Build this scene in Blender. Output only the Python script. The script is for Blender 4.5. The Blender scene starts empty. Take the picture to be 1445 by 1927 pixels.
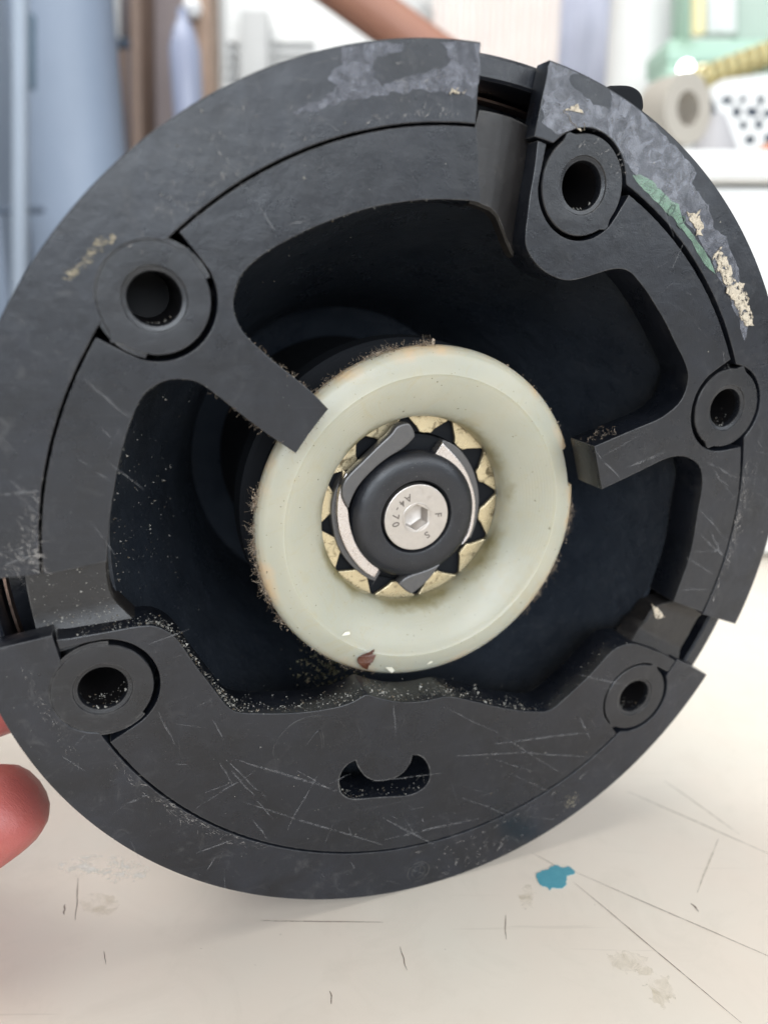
import bpy, bmesh, math, random
from mathutils import Vector, Matrix, noise
R_ = math.radians
scene = bpy.context.scene
C = scene.collection
rnd = random.Random(7)

# ---------------------------------------------------------------- camera, world, lamps, exposure
PITCH = R_(14.3)
CAM_H = 0.1183
F_PX, CX, CY = 1392.0, 722.5, 963.5            # focal length and centre in photo pixels
cam_d = bpy.data.cameras.new('camera')
cam = bpy.data.objects.new('camera', cam_d); C.objects.link(cam)
cam.location = (0, 0, CAM_H); cam.rotation_euler = (math.pi/2 - PITCH, 0, 0)
cam_d.sensor_fit = 'VERTICAL'; cam_d.sensor_height = 36; cam_d.lens = 36*F_PX/1927
cam_d.clip_start = 0.01; cam_d.clip_end = 60
cam_d.dof.use_dof = True; cam_d.dof.focus_distance = 0.134; cam_d.dof.aperture_fstop = cam_d.lens/2.3
scene.camera = cam
CAM = Matrix.Translation((0, 0, CAM_H)) @ Matrix.Rotation(math.pi/2 - PITCH, 4, 'X')

world = bpy.data.worlds.new('World'); scene.world = world; world.use_nodes = True
bg = world.node_tree.nodes['Background']
bg.inputs[0].default_value = (0.86, 0.92, 1.0, 1); bg.inputs[1].default_value = 0.16

def area(name, loc, target, size, power, col):
    l = bpy.data.lights.new(name, 'AREA'); l.shape = 'RECTANGLE'; l.size, l.size_y = size
    l.energy = power; l.color = col
    o = bpy.data.objects.new(name, l); C.objects.link(o); o.location = loc
    o.rotation_euler = (Vector(target)-Vector(loc)).to_track_quat('-Z', 'Y').to_euler()
    return o
area('window_light', (0.7, -1.45, 1.3), (0, 0.13, 0.1), (2.4, 1.5), 17, (1.0, 0.96, 0.91))
area('back_sheen_light', (0.35, -1.9, 0.62), (0, 0.13, 0.12), (1.9, 0.9), 44, (0.83, 0.91, 1.0))  # unseen lamp added to raise the sheen on the upper ring
area('side_window_light', (1.5, -0.65, 0.62), (0, 0.13, 0.1), (0.9, 0.9), 11, (0.86, 0.93, 1.0))
area('ceiling_light', (-0.5, 0.25, 1.7), (0, 0.3, 0), (1.6, 1.2), 16, (1.0, 0.95, 0.87))
area('far_window_light', (-0.2, 0.5, 1.5), (0.1, 1.5, 0.2), (2.0, 0.6), 18, (0.95, 0.98, 1.0))

scene.view_settings.view_transform = 'Standard'; scene.view_settings.look = 'None'
scene.view_settings.exposure = 0.0; scene.view_settings.gamma = 1

# ---------------------------------------------------------------- numbers of the traced outlines, mm on the winch's own face
T={
 'openA':[(-59.24,0.48),(-58.85,5.02),(-58.06,10.04),(-57.35,13.45),(-56.67,16.58),(-55.42,20.79),(-53.99,24.38),(-53.17,25.96),(-52.06,27.3),(-50.12,28.5),(-48.04,28.91),(-45.32,28.69),(-42.89,27.17),(-38.68,23.69),(-34.45,20.41),(-29.42,16.96),(-28.64,18.09),(-27.6,19.66),(-26.39,21.32),(-25.27,22.8),(-24.14,24.18),(-26.73,26.78),(-30.45,29.63),(-34.13,32.38),(-37.68,35.5),(-38.88,37.35),(-39.51,39.49),(-39.34,41.64),(-38.47,44.11),(-36.89,45.92),(-34.67,47.71),(-31.48,49.64),(-27.84,51.56),(-24.8,52.91),(-21.64,54.15),(-18.25,55.33),(-14.79,56.16),(-11.27,56.92),(-7.65,57.39),(-3.94,57.63),(-1.29,57.71),(0.38,57.45)],
 'chanTop':[(0.38,57.45),(2.22,56.64),(3.51,55.7),(4.45,54.38),(5.69,52.41),(6.95,50.4),(8.34,49.05)],
 'openB':[(9.64,64.92),(9.56,62.52),(9.27,60.08),(9.2,56.81),(9.12,52.65),(9.76,50.92),(11.21,49.4),(12.74,48.19),(14.68,47.26),(16.94,46.59),(19.15,46.44),(22.35,47.24),(26.09,48.52),(27.95,48.98),(30.01,49.1),(31.74,48.56),(33.23,47.55),(35.48,45.81),(37.57,43.84),(41.45,40.05),(44.04,36.79),(46.74,33.84),(48.43,31.53),(49.08,29.78),(48.96,27.39),(48.15,25.09),(45.92,23.2),(43.61,21.75),(38.78,20.13),(34.05,18.43),(29.17,16.67),(30.75,12.41),(32.39,7.94),(38.95,10.49),(44.53,12.81),(46.62,13.62),(48.8,14.1),(50.55,14.16),(52.69,13.76),(55.01,12.68),(56.46,11.28),(57.65,8.61),(57.9,5.71),(57.83,2.33),(58.09,-2.56),(58.07,-6.91),(57.67,-10.3),(57.04,-13.34),(55.86,-18.63)],
 'chanRight':[(55.77,-18.24),(53.69,-18.02),(51.02,-18.99),(49.75,-20.48),(48.85,-22.4),(47.24,-23.6),(45.32,-24.63)],
 'openC':[(55.27,-31.11),(50.78,-29.19),(48.11,-28.06),(45.87,-27.51),(43.37,-27.69),(40.82,-29.01),(38.53,-31.76),(36.32,-34.14),(32.11,-37.62),(29.12,-40.12),(27.63,-40.9),(25.94,-41.13),(22.83,-40.47),(19.23,-39.59),(13.97,-37.8),(8.2,-35.47),(4.72,-34.17),(2.3,-33.41),(-0.93,-33.72),(-4.58,-33.71),(-8.0,-33.02),(-11.37,-31.87),(-14.71,-30.18),(-17.3,-31.47),(-19.91,-32.06),(-25.06,-32.2),(-30.1,-31.77),(-35.0,-30.92),(-38.81,-30.15),(-40.5,-28.99),(-42.05,-26.6),(-43.4,-24.17),(-44.98,-21.55),(-46.44,-19.09),(-47.54,-16.93),(-48.53,-15.01),(-49.69,-13.38),(-51.01,-12.25),(-52.25,-11.51),(-53.49,-11.17),(-55.96,-11.16),(-60.03,-11.6),(-63.99,-11.85),(-67.27,-12.27)],
 'chanLeft':[(-59.24,0.48),(-59.21,-2.02),(-59.01,-4.22),(-58.53,-5.64),(-57.79,-6.82),(-56.49,-8.27),(-54.92,-9.86),(-53.49,-11.17)],
 'slot':[(-16.26,-44.66),(-17.54,-45.0),(-18.77,-46.17),(-19.38,-47.96),(-19.39,-49.41),(-19.11,-50.93),(-18.41,-52.19),(-16.95,-53.38),(-14.73,-53.89),(-10.24,-54.42),(-5.61,-55.35),(-2.82,-55.35),(-0.79,-54.27),(0.05,-52.92),(0.17,-50.91),(-0.52,-48.75),(-1.83,-46.86),(-3.05,-46.05),(-4.09,-45.91),(-4.32,-47.47),(-5.34,-49.24),(-6.86,-50.41),(-9.32,-50.88),(-11.81,-50.46),(-13.87,-49.15),(-15.28,-47.15),(-16.01,-45.55)],
 'pawlL':[(-15.19,9.01),(-14.85,8.68),(-15.75,6.39),(-16.03,4.8),(-15.63,3.44),(-14.55,1.7),(-14.29,-0.44),(-13.55,-3.53),(-11.99,-7.02),(-9.58,-9.78),(-7.32,-11.72),(-8.17,-13.57),(-10.01,-12.49),(-11.81,-10.74),(-13.9,-8.0),(-15.56,-4.78),(-16.57,-1.39),(-16.79,2.15),(-16.51,5.36),(-15.93,7.46)],
 'pawlLside':[(-14.52,8.58),(-15.84,7.72),(-16.7,5.34),(-17.42,2.94),(-17.45,-0.06),(-16.76,-3.99),(-15.22,-8.06),(-12.53,-11.46),(-9.22,-14.25),(-7.49,-14.92),(-7.16,-14.36)],
 'pawlR':[(3.35,12.22),(4.77,14.41),(5.57,13.71),(8.14,11.45),(10.5,8.88),(12.19,5.71),(13.48,2.21),(13.75,-1.3),(13.42,-4.82),(12.38,-6.98),(10.91,-7.97),(12.37,-5.34),(12.99,-2.13),(12.44,1.11),(10.89,4.91),(8.76,8.1),(6.12,10.83)],
 'pawlRside':[(5.6,14.64),(8.32,13.61),(10.96,11.32),(13.3,7.99),(14.82,3.89),(15.29,0.35),(15.05,-3.8),(14.04,-7.04)],
 'prongT':[(-5.85,17.99),(-4.78,18.49),(-3.23,18.78),(-2.38,17.8),(-1.66,16.49),(-1.8,15.7),(-4.04,13.59),(-7.26,11.89),(-10.14,9.61),(-12.98,6.54),(-14.21,3.93),(-14.72,2.02),(-15.76,3.47),(-16.31,5.1),(-16.17,6.95),(-15.35,8.49),(-11.63,12.02),(-9.06,14.56),(-6.72,16.58)],
 'prongB':[(-3.17,-14.99),(-1.59,-13.46),(2.84,-12.53),(6.23,-11.19),(3.93,-14.72),(0.27,-17.61),(-0.41,-17.45),(-1.67,-16.57)],
 'toothlineT':[(-1.86,18.4),(0.11,16.71),(2.87,16.52),(5.09,17.78)],
 'resinTop':[(-24.21,76.09),(-19.45,77.46),(-14.5,77.91),(-15.68,76.65),(-18.36,75.59),(-19.26,74.1),(-18.78,72.79),(-17.48,71.99),(-15.69,72.92),(-13.39,74.07),(-10.85,74.77),(-7.87,75.67),(-6.79,76.53),(-7.43,77.7),(-8.75,78.76),(-6.0,79.45),(-2.19,79.87),(-1.82,76.36),(-2.28,71.94),(-4.46,72.76),(-6.28,72.89),(-8.89,72.19),(-11.54,72.35),(-14.08,71.73),(-17.42,70.88),(-19.88,70.08),(-23.13,69.32),(-26.3,68.09),(-30.21,66.66),(-30.84,66.85),(-28.68,68.28),(-25.96,69.65),(-24.41,71.21),(-25.79,71.71),(-25.27,72.79),(-23.95,73.65),(-23.76,75.02)],
 'resinRight':[(10.39,79.53),(14.83,79.03),(16.93,78.57),(14.51,77.86),(13.93,77.03),(14.8,76.01),(18.62,74.57),(22.45,73.72),(22.74,75.09),(22.19,76.97),(27.02,75.23),(31.97,72.6),(37.13,69.86),(42.7,66.16),(41.91,64.34),(44.79,62.39),(47.24,59.91),(49.12,57.31),(51.96,56.13),(55.83,51.17),(58.14,47.4),(61.72,40.53),(61.43,37.44),(58.74,41.44),(55.6,45.31),(51.78,49.01),(45.02,56.09),(39.23,60.14),(33.24,63.53),(28.37,65.18),(24.99,68.55),(20.29,70.84),(16.25,69.98),(12.83,68.81),(10.08,70.44),(9.76,74.21)],
 'green':[(28.89,64.22),(30.71,64.73),(34.03,63.6),(36.73,61.86),(39.73,60.63),(41.59,57.65),(45.22,55.19),(49.19,51.72),(51.02,49.45),(48.15,50.72),(44.1,54.65),(39.02,58.35),(34.6,60.8),(31.1,62.73)],
 'cream1':[(41.89,59.02),(43.55,59.79),(45.2,59.56),(45.68,57.51),(46.24,56.18),(45.22,56.29),(43.39,57.79)],
 'cream2':[(49.35,52.67),(50.84,53.9),(52.77,52.89),(54.0,50.58),(55.79,48.75),(57.89,48.37),(59.86,46.0),(61.46,42.56),(62.32,40.35),(61.11,39.69),(59.28,41.46),(56.85,44.57),(54.7,46.74),(51.92,49.5)],
 'cream3':[(13.82,72.43),(14.8,72.7),(16.21,73.5),(17.53,71.71),(17.71,70.55),(16.16,70.52),(14.96,71.63)],
 'cream4':[(-6.74,72.97),(-5.27,73.6),(-4.28,72.78),(-4.86,72.2),(-6.39,72.15)],
 'cream5':[(-56.52,48.86),(-55.64,48.51),(-56.95,47.17),(-58.39,45.97),(-59.47,44.93),(-60.24,43.48),(-61.44,42.86),(-62.84,42.08),(-61.94,43.53),(-60.49,45.0),(-59.38,46.6),(-57.94,47.93)],
 'tan1':[(50.95,-19.35),(54.04,-21.73),(55.52,-23.18),(53.68,-23.48),(52.17,-21.77)],
 'scr':[(1.92,-35.76,16.34,-45.24),(16.34,-45.24,32.71,-57.94),(-8.06,-40.65,-9.09,-33.31),(-27.83,-44.49,-20.24,-50.97),(-52.36,-27.59,-49.92,-34.38),(-43.88,-26.4,-43.45,-28.06),(-38.84,-39.89,-19.15,-51.22),(-37.88,-49.36,-9.34,-66.49),(-41.23,-39.41,-33.88,-49.09),(-46.56,-48.5,-35.91,-42.79),(-42.18,-39.77,-40.12,-45.0),(-40.29,-41.86,-36.09,-48.24),(-36.38,-53.3,-33.49,-58.67),(-9.06,-65.22,12.78,-65.25),(14.62,-46.85,37.52,-48.26),(6.03,-48.0,24.19,-50.71),(21.47,-50.17,40.08,-55.26),(15.08,-50.87,24.84,-55.58),(19.46,-55.12,30.57,-62.4),(8.29,-58.73,20.84,-66.5),(-21.4,-48.88,-17.13,-47.35),(-60.92,28.8,-55.09,23.19),(-62.22,16.92,-57.82,13.22),(31.01,14.52,39.09,18.55),(46.3,15.16,37.74,12.17),(29.59,15.61,36.2,10.06),(58.15,2.19,68.16,-5.71),(58.53,-2.59,70.23,-10.89),(58.57,-7.19,67.12,-7.62),(56.99,-8.53,65.42,-12.99),(62.23,-2.84,67.57,-9.4),(57.18,-15.99,64.74,-16.49),(57.84,12.59,66.71,8.81),(59.54,11.4,66.73,4.69),(-46.76,-58.5,-40.18,-57.2),(-44.89,-63.05,-43.37,-60.26),(-58.28,-44.63,-54.7,-43.78),(47.13,-38.03,33.74,-33.36),(39.25,-50.23,35.45,-44.11),(-12.55,-50.19,2.7,-51.57),(-23.62,-45.97,-29.66,-57.41),(3.02,-69.72,-9.73,-59.78),(-73.2,12.13,-67.94,12.28),(-71.66,14.06,-68.06,10.65),(-71.85,3.42,-68.79,1.04),(-73.44,1.43,-69.81,1.98),(-70.48,7.08,-68.68,5.29)],
 'emblem':[(-29.33,-46.54),(-31.94,-42.46),(-32.78,-39.06),(-31.52,-36.23),(-29.26,-34.05),(-26.06,-33.04),(-22.46,-33.44),(-19.79,-34.95),(-18.07,-38.17),(-17.91,-41.76)],
 'emblem2':[(-29.39,-43.34),(-26.4,-39.5),(-23.92,-36.16),(-23.14,-37.81),(-22.91,-41.95),(-23.3,-46.04)],
 'misc':[(36.76,-65.96),(-0.62,-75.72),(17.64,-73.54),(-8.27,-46.12),(26.24,76.48),(-15.08,-22.91),(-10.34,-25.61),(-2.04,-25.67),(-19.5,-16.88),(-4.36,35.73),(-36.98,5.34),(25.42,-4.78),(35.47,61.14),(38.48,59.19),(41.63,57.47)],
 'bushdeb':[(-11.14,-28.77),(-6.09,-31.82),(2.92,-31.76),(-16.05,-22.32)],
 'greendeb':[(-67.63,74.7)],
}

# ---------------------------------------------------------------- materials
def mat(name, col, rough=0.5, metal=0.0, spec=0.5, **k):
    m = bpy.data.materials.new(name); m.use_nodes = True
    p = m.node_tree.nodes['Principled BSDF']
    p.inputs['Base Color'].default_value = (*col, 1); p.inputs['Roughness'].default_value = rough
    p.inputs['Metallic'].default_value = metal; p.inputs['Specular IOR Level'].default_value = spec
    for a, b in k.items(): p.inputs[a.replace('_', ' ')].default_value = b
    return m
class NB:
    """little node builder, object coordinates scaled to millimetres"""
    def __init__(s, m, scale=1000):
        s.m = m; s.t = m.node_tree; s.p = s.t.nodes['Principled BSDF']
        tc = s.t.nodes.new('ShaderNodeTexCoord'); mp = s.t.nodes.new('ShaderNodeMapping')
        mp.inputs['Scale'].default_value = (scale,)*3
        s.t.links.new(tc.outputs['Object'], mp.inputs[0]); s.co = mp.outputs[0]
    def link(s, a, b): s.t.links.new(a, b)
    def noise(s, scale, detail=3, rough=0.5, dist=0.0, vec=None, stretch=None):
        n = s.t.nodes.new('ShaderNodeTexNoise'); n.inputs['Scale'].default_value = scale
        n.inputs['Detail'].default_value = detail; n.inputs['Roughness'].default_value = rough
        n.inputs['Distortion'].default_value = dist
        v = vec or s.co
        if stretch:
            mp = s.t.nodes.new('ShaderNodeMapping'); mp.inputs['Scale'].default_value = stretch[:3]
            if len(stretch) > 3: mp.inputs['Rotation'].default_value = (0, 0, stretch[3])
            s.link(v, mp.inputs[0]); v = mp.outputs[0]
        s.link(v, n.inputs['Vector']); return n.outputs[0]
    def ramp(s, f, stops):
        r = s.t.nodes.new('ShaderNodeValToRGB'); e = r.color_ramp.elements
        while len(e) < len(stops): e.new(0.5)
        for i, (p, c) in enumerate(stops):
            e[i].position = p; e[i].color = (c, c, c, 1) if not isinstance(c, tuple) else (*c, 1)
        s.link(f, r.inputs[0]); return r.outputs[0]
    def mix(s, f, a, b):
        n = s.t.nodes.new('ShaderNodeMix'); n.data_type = 'RGBA'
        for i, v in ((0, f), (6, a), (7, b)):
            if isinstance(v, (int, float)): n.inputs[i].default_value = v
            elif isinstance(v, tuple): n.inputs[i].default_value = (*v, 1)
            else: s.link(v, n.inputs[i])
        return n.outputs[2]
    def math(s, op, a, b=0.0, c=None):
        n = s.t.nodes.new('ShaderNodeMath'); n.operation = op
        for i, v in enumerate((a, b, c)):
            if v is None: continue
            if isinstance(v, (int, float)): n.inputs[i].default_value = v
            else: s.link(v, n.inputs[i])
        return n.outputs[0]
    def radius(s):
        sp = s.t.nodes.new('ShaderNodeSeparateXYZ'); s.link(s.co, sp.inputs[0])
        return s.math('SQRT', s.math('ADD', s.math('MULTIPLY', sp.outputs[0], sp.outputs[0]), s.math('MULTIPLY', sp.outputs[1], sp.outputs[1])))
    def bump(s, h, dist, strength=1.0):
        b = s.t.nodes.new('ShaderNodeBump'); b.inputs['Distance'].default_value = dist; b.inputs['Strength'].default_value = strength
        s.link(h, b.inputs['Height']); s.link(b.outputs[0], s.p.inputs['Normal'])
    def alpha(s, f): s.link(f, s.p.inputs['Alpha'])

def black_plastic(name, base, pale, rough, specks=1.0, grime=(0.085, 0.083, 0.082), grime_amt=0.22, bump=0.000035, spec=0.5, edge=0.6):
    m = mat(name, base, rough, spec=spec); n = NB(m)
    big = n.ramp(n.noise(0.09, 4, 0.6, 0.6), [(0.35, 0.0), (0.7, 1.0)])
    col = n.mix(big, base, pale)
    # rubbed, dusty zones
    dz = n.ramp(n.noise(0.22, 6, 0.75, 1.2), [(0.55, 0.0), (0.80, grime_amt)])
    col = n.mix(dz, col, grime)
    # fine pale specks of dust
    sp = n.ramp(n.noise(2.2, 2, 0.5), [(0.735, 0.0), (0.80, 0.55*specks)])
    sm = n.ramp(n.noise(0.13, 3, 0.6), [(0.42, 0.0), (0.62, 1.0)])
    sp = n.math('MULTIPLY', sp, sm)
    col = n.mix(sp, col, (0.30, 0.29, 0.26))
    # hair scratches: thin bands of a stretched noise, in two directions
    s1 = n.ramp(n.noise(1.0, 2, 0.5, 0.0, None, (0.035, 2.2, 1, 0.5)), [(0.655, 0.0), (0.70, 0.30)])
    s2 = n.ramp(n.noise(1.0, 2, 0.5, 0.0, None, (0.05, 2.6, 1, -0.75)), [(0.665, 0.0), (0.71, 0.25)])
    col = n.mix(n.math('MULTIPLY', n.math('ADD', s1, s2), 0.12), col, (0.16, 0.16, 0.165))
    if edge:   # worn pale edges
        bv = n.t.nodes.new('ShaderNodeBevel'); bv.samples = 4; bv.inputs['Radius'].default_value = 0.0004
        ge = n.t.nodes.new('ShaderNodeNewGeometry'); vm = n.t.nodes.new('ShaderNodeVectorMath'); vm.operation = 'DOT_PRODUCT'
        n.link(bv.outputs[0], vm.inputs[0]); n.link(ge.outputs['Normal'], vm.inputs[1])
        em = n.ramp(n.math('SUBTRACT', 1.0, vm.outputs['Value']), [(0.03, 0.0), (0.25, 1.0)])
        em = n.math('MULTIPLY', em, n.ramp(n.noise(0.35, 5, 0.75), [(0.40, 0.05), (0.62, edge)]))
        col = n.mix(em, col, (0.20, 0.195, 0.185))
    n.link(col, n.p.inputs['Base Color'])
    r = n.math('ADD', n.math('ADD', n.math('MULTIPLY', n.noise(0.3, 5, 0.7), 0.22), n.math('MULTIPLY', n.noise(0.045, 3, 0.6, 0.8), 0.22)), rough-0.22)
    n.link(n.math('ADD', r, n.math('MULTIPLY', dz, 0.3)), n.p.inputs['Roughness'])
    h = n.math('ADD', n.math('MULTIPLY', n.noise(3.2, 4, 0.65), 1.0), n.math('MULTIPLY', n.noise(0.18, 3, 0.5), 5.0))
    n.bump(h, bump, 1.0)
    return m
M = {}
M['plate'] = black_plastic('black_plate_plastic', (0.0046, 0.0056, 0.0085), (0.0088, 0.0105, 0.0155), 0.30)
M['ring'] = black_plastic('black_ring_plastic', (0.0055, 0.0066, 0.0098), (0.0125, 0.0148, 0.0215), 0.31, 1.3, grime_amt=0.5)
M['boss'] = black_plastic('black_boss_plastic', (0.007, 0.0078, 0.010), (0.011, 0.012, 0.0155), 0.31, 0.7, grime_amt=0.25)
M['recess'] = black_plastic('dusty_recess_plastic', (0.009, 0.008, 0.008), (0.015, 0.0135, 0.013), 0.42, 1.2, (0.07, 0.062, 0.055), 0.4)
M['bowl'] = black_plastic('hazed_drum_plastic', (0.015, 0.019, 0.026), (0.023, 0.028, 0.036), 0.30, 0.8, (0.04, 0.04, 0.042), 0.4, bump=0.0001, spec=0.45, edge=0)  # base lifted bluish, lens haze over the cavity put into the colour
M['cap'] = black_plastic('black_cap_rubber', (0.008, 0.009, 0.012), (0.013, 0.014, 0.018), 0.32, 1.2, grime_amt=0.15)
M['dark'] = mat('black_and_deep_shade', (0.004, 0.005, 0.007), 0.7, spec=0.2)  # near-black; on the backings it carries the deep shade of the gaps
M['sleeve'] = mat('shaded_bore_wall', (0.006, 0.0055, 0.006), 0.5, spec=0.25)  # boss holes darkened, their shade put into the colour

def make_nylon():
    m = mat('cream_nylon', (0.68, 0.68, 0.54), 0.34, spec=0.45); n = NB(m)
    rad = n.radius()
    mott = n.noise(0.09, 3, 0.5)
    col = n.mix(mott, (0.355, 0.36, 0.295), (0.45, 0.425, 0.335))
    edge = n.ramp(n.math('DIVIDE', n.math('ADD', rad, n.math('MULTIPLY', n.math('SUBTRACT', n.noise(0.12, 4, 0.6), 0.5), 7.0)), 40.0),
          [(0.80, 0.0), (0.855, 0.85)])
    edge = n.math('MULTIPLY', edge, n.ramp(n.noise(0.06, 3, 0.6), [(0.40, 0.15), (0.60, 1.0)]))
    col = n.mix(edge, col, (0.56, 0.40, 0.24))
    st = n.ramp(n.noise(0.16, 6, 0.75, 1.5), [(0.52, 0.0), (0.78, 0.6)])
    col = n.mix(st, col, (0.40, 0.34, 0.21))
    greasy = n.ramp(n.math('DIVIDE', n.math('ADD', rad, n.math('MULTIPLY', n.math('SUBTRACT', n.noise(0.25, 4, 0.7), 0.5), 3.5)), 40.0),
                    [(0.50, 0.9), (0.545, 0.0)])
    gm = n.ramp(n.noise(0.07, 2, 0.5), [(0.40, 0.15), (0.55, 1.0)])
    col = n.mix(n.math('MULTIPLY', greasy, gm), col, (0.20, 0.17, 0.08))
    sp = n.ramp(n.noise(1.3, 2, 0.5), [(0.715, 0.0), (0.75, 0.75)])
    col = n.mix(sp, col, (0.10, 0.09, 0.05))
    n.link(col, n.p.inputs['Base Color'])
    n.p.inputs['Subsurface Weight'].default_value = 0.8
    n.p.inputs['Subsurface Radius'].default_value = (1.0, 0.85, 0.6); n.p.inputs['Subsurface Scale'].default_value = 0.005
    # turning marks
    w = n.math('SINE', n.math('MULTIPLY', rad, 11.5))
    msk = n.ramp(n.math('DIVIDE', rad, 40.0), [(0.50, 0.15), (0.57, 0.7), (0.71, 1.0), (0.722, 0.0)])
    h = n.math('ADD', n.math('MULTIPLY', n.math('MULTIPLY', w, n.math('MULTIPLY', msk, n.ramp(n.noise(0.05, 2), [(0.42, 0.1), (0.62, 1.0)]))), 0.4), n.math('MULTIPLY', n.noise(0.5, 4, 0.6), 1.1))
    n.bump(h, 0.00004, 0.8)
    return m
M['nylon'] = make_nylon()

def make_metal(name, c1, c2, rough, dirt=None, dirt_at=(0.55, 0.7), scale=0.8, bump=0.00002, metal=1.0):
    m = mat(name, c1, rough, metal); n = NB(m)
    col = n.mix(n.noise(scale, 4, 0.65), c1, c2)
    if dirt:
        col = n.mix(n.ramp(n.noise(0.42, 4, 0.6, 0.8), [(dirt_at[0], 0.0), (dirt_at[1], 0.85)]), col, dirt)
    n.link(col, n.p.inputs['Base Color'])
    n.link(n.math('ADD', n.math('MULTIPLY', n.noise(1.2, 4, 0.7), 0.3), rough-0.15), n.p.inputs['Roughness'])
    n.bump(n.noise(2.5, 5, 0.7), bump, 1.0)
    return m
M['steel'] = make_metal('stainless_steel', (0.58, 0.54, 0.50), (0.46, 0.43, 0.40), 0.36, (0.35, 0.30, 0.26), (0.62, 0.85), bump=0.00003, metal=0.9)
M['pawl'] = make_metal('bright_pawl_steel', (0.72, 0.67, 0.64), (0.52, 0.48, 0.46), 0.28, (0.30, 0.26, 0.24), (0.60, 0.8), metal=0.95, bump=0.000008, scale=0.25)
M['brass'] = make_metal('greasy_brass', (0.66, 0.55, 0.35), (0.50, 0.43, 0.28), 0.3, (0.08, 0.06, 0.03), (0.54, 0.66), bump=0.00004, metal=0.75, scale=0.4)
M['gunmetal'] = make_metal('dark_gunmetal', (0.08, 0.08, 0.085), (0.12, 0.115, 0.11), 0.36, metal=0.4)
M['copper'] = make_metal('rusty_steel_ring', (0.40, 0.24, 0.18), (0.55, 0.42, 0.34), 0.4)
M['letter2'] = mat('dull_green_shade', (0.045, 0.075, 0.055), 0.4)
M['letter'] = mat('stamped_letter_shade', (0.16, 0.14, 0.125), 0.45, 0.6)

def film(name, col, rough, alpha_lo, alpha_hi, sc=0.6, thr=(0.42, 0.6), bump=0.00025, col2=None, coat=0.0):
    m = mat(name, col, rough); n = NB(m)
    nz = n.noise(sc, 5, 0.7, 0.6)
    n.alpha(n.ramp(nz, [(thr[0], alpha_lo), (thr[1], alpha_hi)]))
    if col2: n.link(n.mix(n.noise(0.5, 5, 0.7), col, col2), n.p.inputs['Base Color'])
    n.p.inputs['Coat Weight'].default_value = coat
    n.bump(n.noise(sc*1.6, 5, 0.7, 0.8), bump, 1.0)
    return m
M['resin'] = film('cured_resin_film', (0.13, 0.137, 0.16), 0.24, 0.35, 0.85, 0.40, (0.38, 0.60), 0.0009, (0.25, 0.26, 0.30), 0.5)
M['green'] = film('green_paint_film', (0.14, 0.25, 0.16), 0.25, 0.30, 0.75, 0.35, (0.3, 0.6), 0.0003, (0.24, 0.36, 0.28), 0.4)
M['cream'] = film('cream_paint_crust', (0.58, 0.49, 0.36), 0.6, 0.0, 1.0, 0.9, (0.44, 0.5), 0.0006, (0.70, 0.62, 0.50))
M['tan'] = film('tan_dirt_smear', (0.34, 0.29, 0.20), 0.7, 0.0, 0.7, 1.0, (0.46, 0.6), 0.0004, (0.45, 0.40, 0.30))
M['scratch'] = film('pale_scratch', (0.22, 0.22, 0.225), 0.5, 0.0, 0.46, 0.7, (0.38, 0.68), 0.0)
M['scuff'] = film('pale_scuff_haze', (0.32, 0.30, 0.28), 0.6, 0.0, 0.6, 1.6, (0.46, 0.66), 0.0)
def spotty(name, cols, sc=1.1, rough=0.7):
    m = mat(name, cols[0], rough); n = NB(m)
    c = cols[0]
    out = n.mix(n.ramp(n.noise(sc, 1), [(0.42, 0.0), (0.5, 1.0)]), cols[0], cols[1])
    out = n.mix(n.ramp(n.noise(sc*1.3, 1, 0.5, 0.3), [(0.55, 0.0), (0.6, 1.0)]), out, cols[2])
    n.link(out, n.p.inputs['Base Color']); return m
M['dust'] = spotty('pale_dust', [(0.08, 0.078, 0.07), (0.30, 0.29, 0.26), (0.11, 0.085, 0.055)])
M['lint'] = spotty('brown_lint', [(0.20, 0.14, 0.09), (0.34, 0.27, 0.20), (0.12, 0.10, 0.08)], 0.8)

# ---------------------------------------------------------------- mesh helpers (mm)
def chaikin(p, it=2, closed=True, keep=42):
    for _ in range(it):
        q = []; n = len(p)
        for i in range(n):
            a = p[i-1]; b = p[i]; c = p[(i+1) % n]
            if not closed and i in (0, n-1): q.append(b); continue
            v1 = Vector((b[0]-a[0], b[1]-a[1])); v2 = Vector((c[0]-b[0], c[1]-b[1]))
            if v1.length < 1e-6 or v2.length < 1e-6: continue
            if abs(math.degrees(v1.angle(v2))) > keep: q.append(b); continue
            q.append((b[0]*.75+a[0]*.25, b[1]*.75+a[1]*.25)); q.append((b[0]*.75+c[0]*.25, b[1]*.75+c[1]*.25))
        p = q
    return p
def fill(outline, holes=(), z0=-1.0, z1=0.0, bev=0.12):
    """solid plate with holes: returns (verts, faces) in mm, top at z1, bottom at z0"""
    cu = bpy.data.curves.new('tmp', 'CURVE'); cu.dimensions = '2D'; cu.fill_mode = 'BOTH'
    for poly in (outline,)+tuple(holes):
        s = cu.splines.new('POLY'); s.points.add(len(poly)-1); s.use_cyclic_u = True
        for i, (x, y) in enumerate(poly): s.points[i].co = (x, y, 0, 1)
    cu.extrude = (z1-z0)/2-bev; cu.bevel_depth = bev; cu.bevel_resolution = 1; cu.offset = -bev
    o = bpy.data.objects.new('tmp', cu); C.objects.link(o)
    me = bpy.data.meshes.new_from_object(o.evaluated_get(bpy.context.evaluated_depsgraph_get()))
    zc = (z0+z1)/2
    V = [(v.co.x, v.co.y, v.co.z+zc) for v in me.vertices]; Fc = [tuple(p.vertices) for p in me.polygons]
    bpy.data.objects.remove(o); bpy.data.curves.remove(cu); bpy.data.meshes.remove(me)
    return V, Fc
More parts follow.
